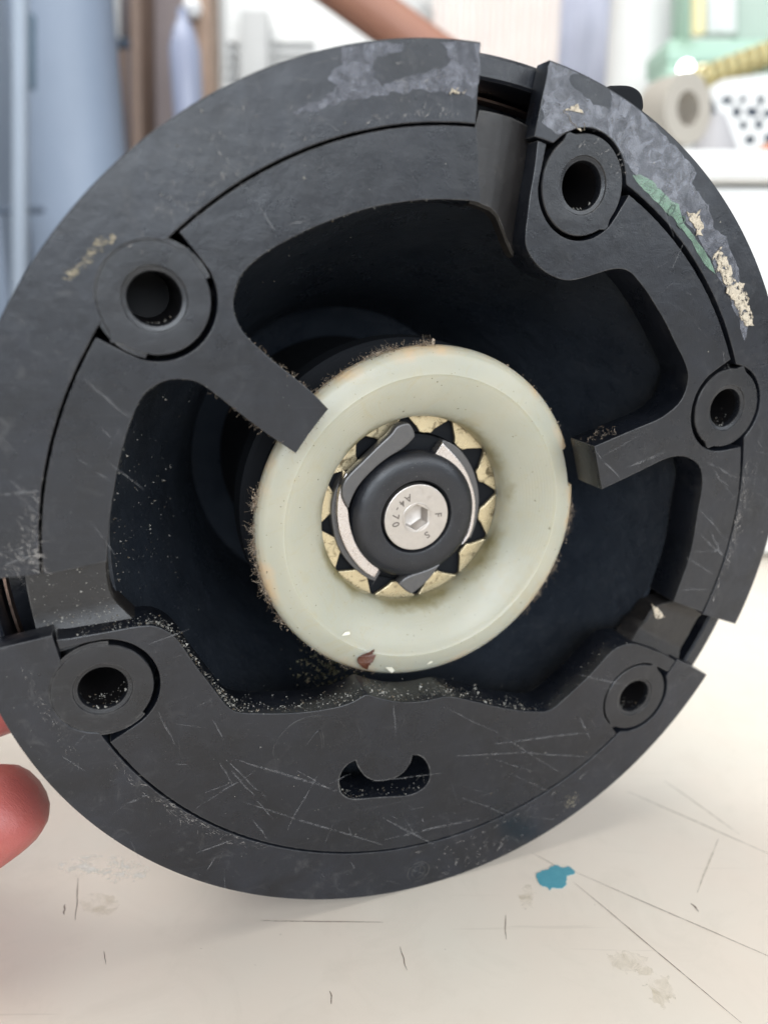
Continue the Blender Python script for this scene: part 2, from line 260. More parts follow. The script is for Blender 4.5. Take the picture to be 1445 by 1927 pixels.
def sheet(outline, z):
    cu = bpy.data.curves.new('tmp', 'CURVE'); cu.dimensions = '2D'; cu.fill_mode = 'FRONT'
    sp = cu.splines.new('POLY'); sp.points.add(len(outline)-1); sp.use_cyclic_u = True
    for i, (x, y) in enumerate(outline): sp.points[i].co = (x, y, 0, 1)
    o = bpy.data.objects.new('tmp', cu); C.objects.link(o)
    me = bpy.data.meshes.new_from_object(o.evaluated_get(bpy.context.evaluated_depsgraph_get()))
    V = [(v.co.x, v.co.y, z) for v in me.vertices]; Fc = [tuple(p.vertices) for p in me.polygons]
    bpy.data.objects.remove(o); bpy.data.curves.remove(cu); bpy.data.meshes.remove(me)
    return V, Fc
def lathe(profile, n=128, a0=0.0, a1=360.0, centre=(0, 0), rfun=None):
    """profile: list of (r, z)"""
    V = []; Fc = []; full = abs(a1-a0-360) < 1e-6; cols = n if full else n+1
    for j in range(cols):
        a = R_(a0+(a1-a0)*j/n); c, s = math.cos(a), math.sin(a)
        for i, (r, z) in enumerate(profile):
            if rfun: r, z = rfun(r, z, math.degrees(a), i)
            V.append((centre[0]+r*c, centre[1]+r*s, z))
    k = len(profile)
    for j in range(n):
        j2 = (j+1) % cols
        for i in range(k-1): Fc.append((j*k+i, j2*k+i, j2*k+i+1, j*k+i+1))
    if not full:
        Fc.append(tuple(range(k))); Fc.append(tuple(reversed([n*k+i for i in range(k)])))
    return V, Fc
def grid(rows):
    V = [p for r in rows for p in r]; k = len(rows[0]); Fc = []
    for j in range(len(rows)-1):
        for i in range(k-1): Fc.append((j*k+i, j*k+i+1, (j+1)*k+i+1, (j+1)*k+i))
    return V, Fc
def tube(path, r, n=8, taper=None):
    V = []; Fc = []; pts = [Vector(p) for p in path]
    for i, p in enumerate(pts):
        d = (pts[min(i+1, len(pts)-1)]-pts[max(i-1, 0)]).normalized()
        u = d.orthogonal().normalized(); w = d.cross(u)
        if i: # keep frames aligned
            u = (pu - d*pu.dot(d)).normalized(); w = d.cross(u)
        pu = u; rr = r if taper is None else r*taper[i]
        for k in range(n):
            a = 2*math.pi*k/n; V.append(tuple(p+u*math.cos(a)*rr+w*math.sin(a)*rr))
    for i in range(len(pts)-1):
        for k in range(n):
            Fc.append((i*n+k, i*n+(k+1) % n, (i+1)*n+(k+1) % n, (i+1)*n+k))
    Fc.append(tuple(reversed(range(n)))); Fc.append(tuple(range((len(pts)-1)*n, len(pts)*n)))
    return V, Fc
def boxm(a, b):
    x0, y0, z0 = a; x1, y1, z1 = b
    V = [(x, y, z) for z in (z0, z1) for y in (y0, y1) for x in (x0, x1)]
    return V, [(0, 2, 3, 1), (4, 5, 7, 6), (0, 1, 5, 4), (2, 6, 7, 3), (0, 4, 6, 2), (1, 3, 7, 5)]
def obj(name, pieces, m, parent=None, scale=0.001, smooth=35, kind=None, label=None, bevel=0, recalc=True):
    V = []; Fc = []
    for v, f in pieces:
        o = len(V); V += [(a*scale, b*scale, c*scale) for a, b, c in v]; Fc += [tuple(i+o for i in q) for q in f]
    me = bpy.data.meshes.new(name); me.from_pydata(V, [], Fc)
    bm = bmesh.new(); bm.from_mesh(me)
    if bevel:
        bmesh.ops.bevel(bm, geom=[e for e in bm.edges if len(e.link_faces) == 2 and e.calc_face_angle(0) > 0.6], offset=bevel, segments=2, affect='EDGES', profile=0.5)
    if recalc: bmesh.ops.recalc_face_normals(bm, faces=bm.faces)
    bm.to_mesh(me); bm.free()
    if smooth:
        me.polygons.foreach_set('use_smooth', [True]*len(me.polygons)); me.set_sharp_from_angle(angle=R_(smooth))
    me.materials.append(m); me.update()
    o = bpy.data.objects.new(name, me); C.objects.link(o)
    if parent: o.parent = parent
    if kind: o['kind'] = kind
    if label: o['label'] = label
    return o
def thing(name, label, cat, mw=None, group=None):
    o = bpy.data.objects.new(name, None); C.objects.link(o); o.empty_display_size = 0.02
    if mw is not None: o.matrix_world = mw
    o['label'] = label; o['category'] = cat
    if group: o['group'] = group
    return o
def tag(o, label, cat, group=None):
    o['label'] = label; o['category'] = cat
    if group: o['group'] = group
    return o
def pol(r, a, z=None):
    a = R_(a); p = (r*math.cos(a), r*math.sin(a)); return p if z is None else (*p, z)

# ================================================================ the winch
Rl = Matrix(((0.933918, 0.055527, 0.35315), (0.055527, 0.953342, -0.296741), (-0.35315, 0.296741, 0.88726))).to_4x4()
W = CAM @ Matrix.Translation((0.012136, -0.004924, -0.136492)) @ Rl
winch = thing('winch', 'round black winch stood on its rim with its open underside facing out', 'winch', W)

BC = 64.8
BOSS = [('L', 141.5), ('TR', 72.7), ('R', 21.6), ('BR', -39.7), ('BL', -160.3)]
GAPS_OUT = {'L': 0.05, 'TR': 0.75, 'R': 0.75, 'BR': 0.8, 'BL': 0.06}
GAPS_IN = {'L': 0.95, 'TR': 0.75, 'R': 1.0, 'BR': 0.5, 'BL': 1.05}
def dang(a, b): return (a-b+180) % 360-180
def plate_r(a):
    w = 1.05 if 18 < a < 68 else 0.42+0.63*max(0, 1-min(abs(dang(a, 18)), abs(dang(a, 68)))/14)
    r = 68.8-w+0.07*noise.noise(Vector((a*1.2, 3, 1)))
    for n, b in BOSS:
        d = R_(dang(a, b)); Rb = 8.0+GAPS_IN[n]
        if abs(d) < math.asin(Rb/BC): r = min(r, BC*math.cos(d)-math.sqrt(max(0, Rb*Rb-(BC*math.sin(d))**2)))
    return r
def ring_r(a):
    r = 68.8 + 0.05*noise.noise(Vector((a*0.4, 9, 1)))
    for n, b in BOSS:
        d = R_(dang(a, b)); Rb = 8.0+GAPS_OUT[n]
        if abs(d) < math.asin(Rb/BC): r = max(r, BC*math.cos(d)+math.sqrt(max(0, Rb*Rb-(BC*math.sin(d))**2)))
    return r
def arc(f, a0, a1, step=0.35):
    n = max(2, int(abs(a1-a0)/step)); return [pol(f(a0+(a1-a0)*i/n) if callable(f) else f, a0+(a1-a0)*i/n) for i in range(n+1)]
def soften(p, it=1):
    return chaikin(p, it, True, 75)

# base plate: three raised lands, one casting
land = []
inA = chaikin(T['openA'], 2, False); inB = chaikin(T['openB'], 2, False); inC = chaikin(T['openC'], 2, False)
inC = [pol(min(math.hypot(*p), 67.9), math.degrees(math.atan2(p[1], p[0]))) for p in inC if not (math.degrees(math.atan2(p[1], p[0])) < -169.6)]
land.append(fill(soften(arc(plate_r, 91.3, 180.8)+inA), (), -8, 0, 0.13))
land.append(fill(soften(arc(plate_r, -18.9, 81.9)+inB), (), -8, 0, 0.13))
land.append(fill(soften(arc(plate_r, -169.9, -29.5)+inC), (chaikin(T['slot'], 2),), -8, 0, 0.13))
base = obj('base_plate', land, M['plate'], winch)

# the three recessed channels between the lands
def channel(angs, rin, rout, zf, skirt=5):
    rows = []
    for a in angs:
        ri = rin(a); ro = rout(a); z = zf(a)
        rows.append([pol(ri-0.2, a, z-skirt), pol(ri-0.1, a, z-0.5), pol(ri+0.3, a, z)]+[pol(ri+(ro-ri)*k/6, a, z) for k in range(1, 7)]+[pol(ro+0.05, a, z-skirt)])
    return grid(rows)
def interp(tab):
    def f(a):
        if a <= tab[0][0]: return tab[0][1]
        for (x0, y0), (x1, y1) in zip(tab, tab[1:]):
            if a <= x1: return y0+(y1-y0)*(a-x0)/(x1-x0)
        return tab[-1][1]
    return f
top_in = interp([(74.4, 50.6), (76.5, 50.9), (79.3, 51.5), (82.0, 53.1), (84.2, 54.8), (85.7, 56.0), (87.4, 56.8), (91.5, 57.5)])
top_z = interp([(74.4, -7.0), (76.5, -6.0), (79.3, -4.6), (82.0, -3.2), (84.2, -2.0), (85.7, -1.2), (87.4, -0.6), (89.5, -0.22), (91.5, -0.14)])
obj('recess', [channel([74.5+0.5*i for i in range(35)], top_in, lambda a: 70.8 if a < 91.2 else 68.4, lambda a: top_z(a), 2.5)], M['recess'], winch, label='recess beside the upper boss, curving down brown and dusty')
l_in = interp([(180, 59.2), (183.7, 59.3), (185.9, 59.3), (187.4, 59.0), (188.7, 58.4), (190.4, 57.3), (192.3, 56)])
obj('recess', [channel([180.0+0.4*i for i in range(33)], l_in, lambda a: 71.4, lambda a: -4.5+2.0*max(0, (a-187.5)/5.0)**2)], M['recess'], winch, label='dusty recess at the left gap of the outer ring')
r_in = interp([(-32, 54.5), (-29, 56), (-27, 57.2), (-25, 58.1), (-23, 58.2), (-21, 58.8), (-19.2, 61), (-17.8, 63)])
obj('recess', [channel([-31.4+0.4*i for i in range(35)], r_in, lambda a: 72.0, lambda a: -3.6+2.6*max(0, (a+21.5)/3.6)**2+1.4*max(0, (-27.2-a)/2.5))], M['recess'], winch, label='recess at the lower right gap with a tan smear')

# outer ring in three segments
ring = []
for a0, a1 in ((91.45, 180.75), (-19.3, 82.6), (-170.7, -29.0)):
    ring.append(fill(soften(arc(lambda a: 80.0, a0, a1)+arc(ring_r, a1, a0)), (), -4.0, 0, 0.2))
for r in ring: obj('ring_segment', [r], M['ring'], winch)

# bosses with their holes
def boss(b, name):
    cx, cy = pol(BC, b)
    cusp = {'TR': (-47+0, 118), 'R': (75, -110), 'BR': (60, -128), 'L': (55, -135), 'BL': (-62,)}[name]
    prof = [(3.75, -1.6), (3.75, -0.75), (3.95, -0.35), (4.55, -0.22), (4.7, -0.02), (5.0, 0), (6.8, 0), (7.85, 0), (8.0, -0.15), (8.0, -8)]
    def rf(r, z, a, i):
        if i >= 7:
            for c in cusp: r += (1.0 if name != 'BL' else 0.5)*max(0, 1-abs(dang(a, c))/11)**1.5
        return r, z
    return lathe(prof, 96, centre=(cx, cy), rfun=rf), (cx, cy)
for n, b in BOSS:
    g, (cx, cy) = boss(b, n)
    gg = [g]
    if n in ('L', 'BL'): gg.append(lathe([(7.7, -0.5), (7.7, -0.13), (8.6, -0.13), (8.6, -0.5)], 48, b-118, b+118, (cx, cy)))
    o = obj('boss', gg, M['boss'], winch)
    obj('hole_wall', [lathe([(3.75, -1.6), (3.7, -2), (3.7, -18), (0.01, -18)], 48, centre=(cx, cy))], M['sleeve'], o)

# flange body behind the ring, thin steel ring in the slot, drum body
obj('flange', [lathe([(76.2, -20), (76.2, -4.6), (76.6, -4.1), (79.3, -4.1), (79.9, -4.6), (79.9, -13.5), (79.2, -14.2), (70, -15.6)], 256)], M['ring'], winch)
obj('slot_backing', [lathe([(58.0, -21), (77, -21)], 128)], M['dark'], winch)  # dark backing put in to keep the ring gaps black
obj('retaining_ring', [lathe([(75.25, -13), (75.35, -12.4), (75.75, -12.4), (75.85, -13), (75.85, -15), (75.25, -15), (75.25, -13)], 256)], M['copper'], winch)
bowl = lathe([(59.6, -8.05), (58.6, -8.05), (58.2, -10), (57.0, -14), (54.0, -22), (49.5, -32), (45.5, -40), (42.5, -48), (40.0, -58), (38, -70), (30, -74)], 160)
obj('drum_wall', [bowl], M['bowl'], winch)
obj('drum', [lathe([(79.1, -14.4), (78.0, -17), (66, -20), (60, -26), (57, -45), (58, -70), (62, -84), (62, -90), (55, -94), (0.01, -94)], 128)], M['plate'], winch)
# lever lug that peeps out behind the rim
lug = [pol(76, 62.0), pol(87.8, 62.6), pol(89.4, 63.4), pol(90.2, 64.4), pol(89.8, 66.0), pol(87.6, 68.3), pol(76, 70)]
obj('lug', [fill(chaikin(lug, 2), (), -19, -14, 0.6)], M['dark'], winch)

# hub sleeve under the bush
obj('hub_sleeve', [lathe([(30.5, -15.2), (30.8, -24.4), (33.4, -24.4), (34.2, -25), (34.4, -27), (34.4, -30), (31, -33), (30.5, -73)], 128)], M['dark'], winch)

# nylon bush: funnel shaped ring
def bush_r(r, z, a, i):
    d = dang(a, 17.5)
    if i <= 5 and abs(d) < 6.6: r -= 0.9; z -= 0.6
    return r, z
prof = [(29.5, -15.0), (32.6, -14.2), (33.6, -13.3), (34.0, -12.3), (33.75, -11.2), (33.1, -10.55), (32.2, -10.15), (30.4, -9.75), (28.85, -9.45), (28.65, -9.62), (28.3, -9.7),
        (26.5, -10.45), (24.4, -11.6), (22.6, -12.9), (21.3, -14.0), (20.45, -15.0), (19.95, -15.9), (19.75, -16.8), (19.7, -18.5)]
bush = obj('bush', [lathe(prof, 360, rfun=bush_r)], M['nylon'], winch)

# ratchet: brass gear ring with inward teeth
g_out = [pol(21.6, 2*i) for i in range(180)]; g_in = []
for k in range(12):
    c = 8+30*k
    for da, r in ((-10.6, 16.3), (-8.6, 17.2), (-1.2, 19.85), (1.2, 19.85), (8.6, 17.2), (10.6, 16.3), (13.5, 16.15), (16.5, 16.15)):
        g_in.append(pol(r+rnd.uniform(-.08, .08), c+da))
obj('gear_ring', [fill(g_out, (g_in,), -19.5, -18.6, 0.14)], M['brass'], winch)
obj('gear_backing', [lathe([(0.01, -23.0), (15.0, -23.0), (16, -20.0), (21, -19.8)], 96)], M['dark'], winch)  # dark backing, the shade between the teeth painted as colour
obj('pawl_carrier', [lathe([(0.01, -19.0), (14.9, -19.0), (15.6, -19.5), (15.7, -22)], 96)], M['dark'], winch)
obj('pawl', [fill(chaikin(T['pawlL'], 2, True, 60), (), -18.5, -16.0, 0.2)], M['pawl'], winch, label='bright curved pawl left of the cap')
obj('pawl', [fill(chaikin(T['pawlR'], 2, True, 60), (), -18.5, -16.0, 0.2)], M['pawl'], winch, label='bright curved pawl right of the cap')
sl = T['pawlLside']; inner = [(x*0.86, y*0.86) for x, y in sl]
obj('pawl_side', [fill(chaikin(sl+inner[::-1], 2, True, 60), (), -20.5, -17.6, 0.15)], M['gunmetal'], winch)  # outer side of the left pawl, its shade put into the gunmetal colour
sl = T['pawlRside']; inner = [(x*0.86, y*0.86) for x, y in sl]
obj('pawl_side', [fill(chaikin(sl+inner[::-1], 2, True, 60), (), -20.5, -17.6, 0.15)], M['gunmetal'], winch)  # right pawl's shaded outer side, likewise painted as dark metal
obj('prong', [fill(chaikin(T['prongT'], 2, True, 60), (), -17.6, -15.1, 0.35)], M['gunmetal'], winch)
obj('prong', [fill(chaikin(T['prongB'], 2, True, 60), (), -17.6, -15.1, 0.35)], M['gunmetal'], winch)
# cap washer and screw
obj('cap', [lathe([(13.0, -18.5), (13.45, -17.4), (13.45, -16.6), (13.1, -15.8), (12.4, -15.15), (11.4, -14.75), (10.2, -14.6), (8.2, -14.6), (7.75, -14.75), (7.45, -15.2), (7.35, -17)], 160)], M['cap'], winch).location = (-.0003, -.0005, 0)
hexa = [pol(2.75, 33+60*k) for k in range(6)]
sc_face = fill([pol(6.95, 3*k) for k in range(120)], (hexa,), -16.6, -14.75, 0.14)
ws = []
for k in range(6):
    (x0, y0), (x1, y1) = hexa[k], hexa[(k+1) % 6]
    ws.append(([(x0, y0, -14.95), (x1, y1, -14.95), (x1*.97, y1*.97, -18.4), (x0*.97, y0*.97, -18.4)], [(0, 1, 2, 3)]))
fl = ([(x*.99, y*.99, -18.0) for x, y in hexa]+[(0, 0, -18.7)], [(i, (i+1) % 6, 6) for i in range(6)])
screw = obj('screw', [sc_face], M['steel'], winch); screw.location = (-.0003, -.0006, 0)
obj('hex_socket', ws+[fl], M['steel'], screw)
obj('socket_rim', [lathe([(2.95, -14.76), (3.05, -14.70), (3.15, -14.76)], 64)], M['steel'], screw)
def letters(ch, r, a, out, size, parent, m, z=-14.735, name='stamped_letter', thick=0.03):
    cu = bpy.data.curves.new('tmp', 'FONT'); cu.body = ch; cu.size = size; cu.align_x = 'CENTER'; cu.align_y = 'CENTER'; cu.extrude = thick; cu.offset = 0.03 if size < 2.3 else 0.0
    o = bpy.data.objects.new('tmp', cu); C.objects.link(o)
    me = bpy.data.meshes.new_from_object(o.evaluated_get(bpy.context.evaluated_depsgraph_get()))
    x, y = pol(r, a); rot = R_(a-90) if out else R_(a+90)
    V = [(x+v.co.x*math.cos(rot)-v.co.y*math.sin(rot), y+v.co.x*math.sin(rot)+v.co.y*math.cos(rot), v.co.z+z) for v in me.vertices]
    Fc = [tuple(p.vertices) for p in me.polygons]
    bpy.data.objects.remove(o); bpy.data.curves.remove(cu); bpy.data.meshes.remove(me)
    return obj(name, [(V, Fc)], m, parent, smooth=0)
for ch, a in (('A', 117), ('4', 136), ('-', 154), ('7', 174), ('0', 195)): letters(ch, 4.7, a, False, 2.1, screw, M['letter'])
letters('F', 4.7, 4, True, 2.1, screw, M['letter']); letters('S', 4.6, -56, True, 2.1, screw, M['letter'])

# ---- moulded marks on the plate and ring
def stroke(path, r=0.16, z=0.0, n=6, taper=True):
    pts = [(x, y, z) for x, y in chaikin(path, 2, False, 170)]
    k = len(pts); tp = [0.25+0.75*math.sin(math.pi*min(1, max(0, (i+0.4)/(k))))**0.5 if taper else 1 for i in range(k)]
    return tube(pts, r, n, tp)
obj('moulded_mark', [stroke(T['emblem'], 0.3, -0.2), stroke(T['emblem2'], 0.55, -0.42)], M['plate'], winch, label='faint moulded arch with a bent stroke inside')
def ringmark(cx, cy, R, n=40, r=0.12, z=-0.03):
    return tube([(cx+R*math.cos(2*math.pi*i/n), cy+R*math.sin(2*math.pi*i/n), z) for i in range(n+1)], r, 5)
mk = T['misc']
sta = [ringmark(mk[0][0], mk[0][1], 2.0)]
for k in range(11):
    a = 2*math.pi*k/11+rnd.uniform(-.2, .2); r1 = rnd.uniform(1.3, 1.9); r0 = rnd.uniform(.2, .6)
    sta.append(tube([(mk[0][0]+r0*math.cos(a), mk[0][1]+r0*math.sin(a), 0), (mk[0][0]+r1*math.cos(a), mk[0][1]+r1*math.sin(a), 0)], 0.16, 5))
obj('moulded_mark', sta, M['tan'], winch, label='round date stamp clogged with tan dirt')
sta = [ringmark(mk[1][0], mk[1][1], 2.5), ringmark(mk[1][0], mk[1][1], 1.5)]
for k in range(4):
    a = 1.2+k*1.5; sta.append(tube([(mk[1][0]+.2*math.cos(a), mk[1][1]+.2*math.sin(a), 0), (mk[1][0]+1.3*math.cos(a), mk[1][1]+1.3*math.sin(a), 0)], 0.13, 5))
obj('moulded_mark', sta, M['boss'], winch, label='round black date stamp at the foot of the ring')
for ch, a, r in (('P', -83.5, 76.3), ('A', -81.6, 76.3), ('6', -79.7, 76.3)):
    letters(ch, r, a, False, 2.6, winch, M['scuff'], 0.01, 'moulded_letter', 0.02)
for ch, a in (('1', 59.6), ('0', 57.2), ('2', 54.6)):
    letters(ch, 70.8, a, True, 3.0, winch, M['letter2'], 0.11, 'moulded_letter', 0.02)
# slot: inside tongue and a dark backing that holds its shade
obj('slot_backing', [lathe([(38, -9), (54, -9)], 32, -112, -78)], M['dark'], winch)

# ---- films of resin and paint, scratches
def ragged(p, amp, sub=5, seed=0):
    q = []
    for i in range(len(p)):
        a, b = p[i], p[(i+1) % len(p)]
        for k in range(sub):
            t = k/sub; x = a[0]+(b[0]-a[0])*t; y = a[1]+(b[1]-a[1])*t
            v = noise.noise_vector(Vector((x*0.9, y*0.9, seed)))*amp+noise.noise_vector(Vector((x*2.9, y*2.9, seed+5)))*amp*.5
            q.append((x+v.x, y+v.y))
    return q
def clip_r(p, lo, hi):
    out = []
    for x, y in p:
        r = math.hypot(x, y); s = min(max(r, lo), hi)/r; out.append((x*s, y*s))
    return out
obj('resin_patch', [sheet(clip_r(ragged(T['resinTop'], 0.5), 69.2, 79.7), 0.06)], M['resin'], winch, label='grey glossy resin patch on the ring left of the top gap')
obj('resin_patch', [sheet([pol(min(79.7, max(ring_r(math.degrees(math.atan2(y, x)))+.15, math.hypot(x, y))), math.degrees(math.atan2(y, x))) for x, y in ragged(T['resinRight'], 0.5, 5, 3)], 0.06)], M['resin'], winch, label='grey glossy resin patch over the upper right ring')
obj('paint_patch', [sheet(clip_r(ragged(T['green'], 0.25, 5, 8), 69.0, 79), 0.10)], M['green'], winch, label='translucent green paint beside the groove')
for i, k in enumerate(('cream1', 'cream2', 'cream3', 'cream4', 'cream5')):
    obj('paint_crust', [fill(ragged(T[k], 0.8, 8, 11+i), (), 0.12, 0.30, 0)], M['cream'] if k != 'cream5' else M['tan'], winch)
tz = [(x, y) for x, y in ragged(T['tan1'], 0.4, 5, 31)]
obj('paint_crust', [fill([(x*1.035, y*1.035) for x, y in tz], (), -3.5, -3.4, 0)], M['cream'], winch)
def ribbon(x0, y0, x1, y1, w, z, seg=8, wob=0.15, seed=0):
    d = Vector((x1-x0, y1-y0)); n = Vector((-d.y, d.x)).normalized(); rows = []
    for i in range(seg+1):
        t = i/seg; o = noise.noise(Vector((x0+t*3, y0, seed)))*wob; ww = w*(0.15+0.85*math.sin(math.pi*min(.97, max(.03, t)))**.6)/2
        p = Vector((x0, y0))+d*t+n*o
        rows.append([(p.x-n.x*ww, p.y-n.y*ww, z), (p.x+n.x*ww, p.y+n.y*ww, z)])
    return grid(rows)
pcs = []
for i, s in enumerate(T['scr']): pcs.append(ribbon(*s, rnd.uniform(.22, .5), 0.03+0.0006*i, 8, .3, i))
def on_land(r, a):
    x, y = pol(r, a)
    for n, b in BOSS:
        bx, by = pol(BC, b)
        if math.hypot(x-bx, y-by) < 9.5: return False
    return True
n_s = 0
while n_s < 160:
    if rnd.random() < .5: a = rnd.uniform(-165, -40); r = rnd.uniform(53, 66)
    elif rnd.random() < .5: a = rnd.uniform(-15, 60); r = rnd.uniform(59.5, 66.5)
    else: a = rnd.uniform(95, 178); r = rnd.uniform(60, 66.5)
    if rnd.random() < .45: r = rnd.uniform(70, 79); a = rnd.choice((rnd.uniform(-165, -35), rnd.uniform(95, 179), rnd.uniform(-15, 60)))
    if not on_land(r, a): continue
    L = rnd.uniform(.8, 7.0); t = R_(rnd.gauss(-30, 40)); x, y = pol(r, a)
    pcs.append(ribbon(x, y, x+L*math.cos(t), y+L*math.sin(t), rnd.choice((.05, .08, .12, .22)), 0.035+0.0004*n_s, 4, .1, n_s)); n_s += 1
obj('scratches', pcs, M['scratch'], winch, smooth=0, kind='stuff', recalc=False)
# rubbed scuffs along the groove edges and ring cuts
pcs = []
def scuffs(a0, a1, r0, r1, n, ln, w, az=0):
    for i in range(int(n*1.8)):
        a = rnd.uniform(a0, a1) if rnd.random() < .5 else rnd.gauss((a0+a1)/2, abs(a1-a0)/6); r = r0+(r1-r0)*rnd.random()**1.8; t = R_(a+90+rnd.gauss(az, 28)); L = rnd.uniform(*ln)*rnd.choice((.4, .7, 1.2)); x, y = pol(r, a)
        pcs.append(ribbon(x, y, x+L*math.cos(t), y+L*math.sin(t), rnd.uniform(*w)*.5, 0.11+0.0003*len(pcs), 3, .2, len(pcs)))
scuffs(-150, -120, 68.95, 71.0, 90, (.6, 2.2), (.1, .35))
scuffs(-168, -152, 73.4, 75.0, 30, (.6, 1.6), (.1, .3))
scuffs(-17, 12, 69.1, 70.8, 90, (.8, 2.4), (.15, .6))
scuffs(168, 180, 69.2, 72, 60, (.8, 2.5), (.1, .4), 50)
scuffs(176, 180.3, 69.5, 78, 60, (.8, 2.5), (.15, .5), 60)
scuffs(58, 80, 70, 78.5, 60, (.4, 1.6), (.1, .5), 40)
scuffs(94, 106, 70, 77, 60, (.4, 1.4), (.1, .5), 40)
scuffs(112, 140, 70, 78, 90, (.3, 1.4), (.1, .5), 30)
scuffs(-92, -60, 70, 79, 40, (.5, 2.5), (.2, .8), 10)
obj('scuffs', pcs, M['scuff'], winch, smooth=0, kind='stuff', recalc=False)

# ---- dust, grit and lint
def speck(c, s, nrm=(0, 0, 1)):
    c = Vector(c); V = []; s *= min(2.2, 0.35+rnd.expovariate(1.8))
    for d in ((1, 0, 0), (-.5, .8, 0), (-.5, -.8, 0), (0, 0, .7)):
        v = Vector(d)*Vector((1, 1, 1))+Vector((rnd.uniform(-.4, .4), rnd.uniform(-.4, .4), rnd.uniform(-.2, .3)))
        V.append(tuple(c+v*s))
    return V, [(0, 1, 2), (0, 1, 3), (1, 2, 3), (2, 0, 3)]
pcs = []
def along(path, n, inward, depth, size, zlo=-0.2):
    L = [Vector((*p, 0)) for p in path]
    for _ in range(n):
        i = rnd.randrange(len(L)-1); p = L[i].lerp(L[i+1], rnd.random())
        k = p.normalized(); z = zlo-abs(rnd.gauss(0, depth)); p = p-k*(abs(rnd.gauss(0, inward))-0.05)
        pcs.append(speck((p.x, p.y, z), rnd.uniform(*size)*rnd.uniform(.5, 1)))
inCr = inC
seg = [p for p in inCr if -150 < math.degrees(math.atan2(p[1], p[0])) < -60]
along(seg, 1150, 0.35, 2.6, (.06, .26))
seg2 = [p for p in inCr if math.degrees(math.atan2(p[1], p[0])) < -138]
along(seg2, 560, 0.25, 2.0, (.06, .24))
along([p for p in inCr if math.degrees(math.atan2(p[1], p[0])) > -80], 160, 0.15, 2.0, (.05, .16))
for _ in range(420):   # left recess floor
    a = rnd.uniform(181, 190.5); r = rnd.uniform(59, 71); a2 = a if rnd.random() < .35 else rnd.uniform(188.5, 191.0)
    z = -4.45+2.0*max(0, (a2-187.5)/5.0)**2; x, y = pol(r, a2); pcs.append(speck((x, y, z), rnd.uniform(.04, .13)))
for _ in range(380):   # drum wall, left and bottom
    a = rnd.gauss(182, 12) if rnd.random() < .6 else rnd.uniform(100, 300); k = rnd.random()**1.2; z = -9-30*k; r = 58.1-(0.0 if z > -10 else (-(z+10))*0.42)-.15
    x, y = pol(min(r, 58), a); pcs.append(speck((x, y, z), rnd.uniform(.05, .17)))
for _ in range(260):   # upper land edges
    p = inA[rnd.randrange(len(inA))]; pcs.append(speck((p[0]*rnd.uniform(.995, 1.004), p[1]*rnd.uniform(.995, 1.004), rnd.uniform(-.6, .06)), rnd.uniform(.04, .12)))
along([p for p in chaikin(T['slot'], 1) if math.hypot(*p) > 52.5], 220, 0.3, 1.5, (.06, .2))
for _ in range(300):   # loose over faces
    a = rnd.uniform(-165, 180); r = rnd.choice((rnd.uniform(59.6, 67), rnd.uniform(69.5, 79), rnd.uniform(69.5, 79)))
    if 79 < a < 94 or -32 < a < -16 or not on_land(r, a): continue
    x, y = pol(r, a); pcs.append(speck((x, y, .02), rnd.uniform(.03, .12)))
for _ in range(150):   # bottom land
    a = rnd.uniform(-140, -60); r = rnd.uniform(46, 66)
    if -114 < a < -76 and r < 56: continue
    x, y = pol(r, a)
    pcs.append(speck((x, y, .02), rnd.uniform(.04, .13)))
for bn, n in (('BL', 60), ('L', 14), ('BR', 30), ('TR', 14), ('R', 26)):
    b = dict(BOSS)[bn]; cx, cy = pol(BC, b)
    for _ in range(n):
        a = rnd.gauss(-75, 30); x, y = pol(3.7, a); pcs.append(speck((cx+x, cy+y, -rnd.uniform(.4, 5)), rnd.uniform(.06, .25)))
for _ in range(160):   # on cap
    a = rnd.uniform(0, 360); r = rnd.uniform(7.8, 12.5); x, y = pol(r, a); pcs.append(speck((x, y, -14.6 if r < 10.5 else -14.6-(r-10.5)*.3), rnd.uniform(.02, .08)))
obj('dust', pcs, M['dust'], winch, smooth=0, kind='stuff')

def fibre(c, L, w, z, out):
    pts = [Vector(c)]; d = Vector(out).normalized(); k = rnd.randint(4, 7); cv = Vector((rnd.uniform(-1, 1), rnd.uniform(-1, 1), rnd.uniform(-.6, .6)))*.5
    for i in range(k):
        d = (d+cv+Vector((rnd.uniform(-.5, .5), rnd.uniform(-.5, .5), rnd.uniform(-.4, .4)))).normalized(); pts.append(pts[-1]+d*L/k)
    return tube(pts, w, 3)
pcs = []
def lint(a0, a1, n, r, L, z=(-13, -10.8), spread=.45):
    cs = [rnd.uniform(a0, a1) for _ in range(max(3, int((a1-a0)/2.5)))]
    for _ in range(n):
        a = rnd.choice(cs)+rnd.gauss(0, .9) if rnd.random() < .8 else rnd.uniform(a0, a1)
        rr = r+abs(rnd.gauss(0, spread)); x, y = pol(rr, a); o = pol(1, a+rnd.choice((-90, 90))+rnd.gauss(0, 45), rnd.uniform(-.4, .6)); z1 = rnd.uniform(*z)
        if rnd.random() < .45: pcs.append(speck((x, y, z1), rnd.uniform(.06, .2)))
        else: pcs.append(fibre((x, y, z1), rnd.uniform(*L)*rnd.choice((.5, .8, 1, 1.5)), rnd.uniform(.010, .026), 0, o))
lint(165, 218, 1100, 33.8, (.5, 1.5)); lint(-45, 2, 800, 33.8, (.4, 1.4)); lint(92, 122, 560, 33.8, (.4, 1.4)); lint(218, 255, 120, 33.8, (.3, .8), spread=.2); lint(123, 134, 120, 33.8, (.3, .9)); lint(20, 70, 90, 33.8, (.3, .7), spread=.15)
arm = [p for p in inA if 33.5 < math.hypot(*p) < 50]
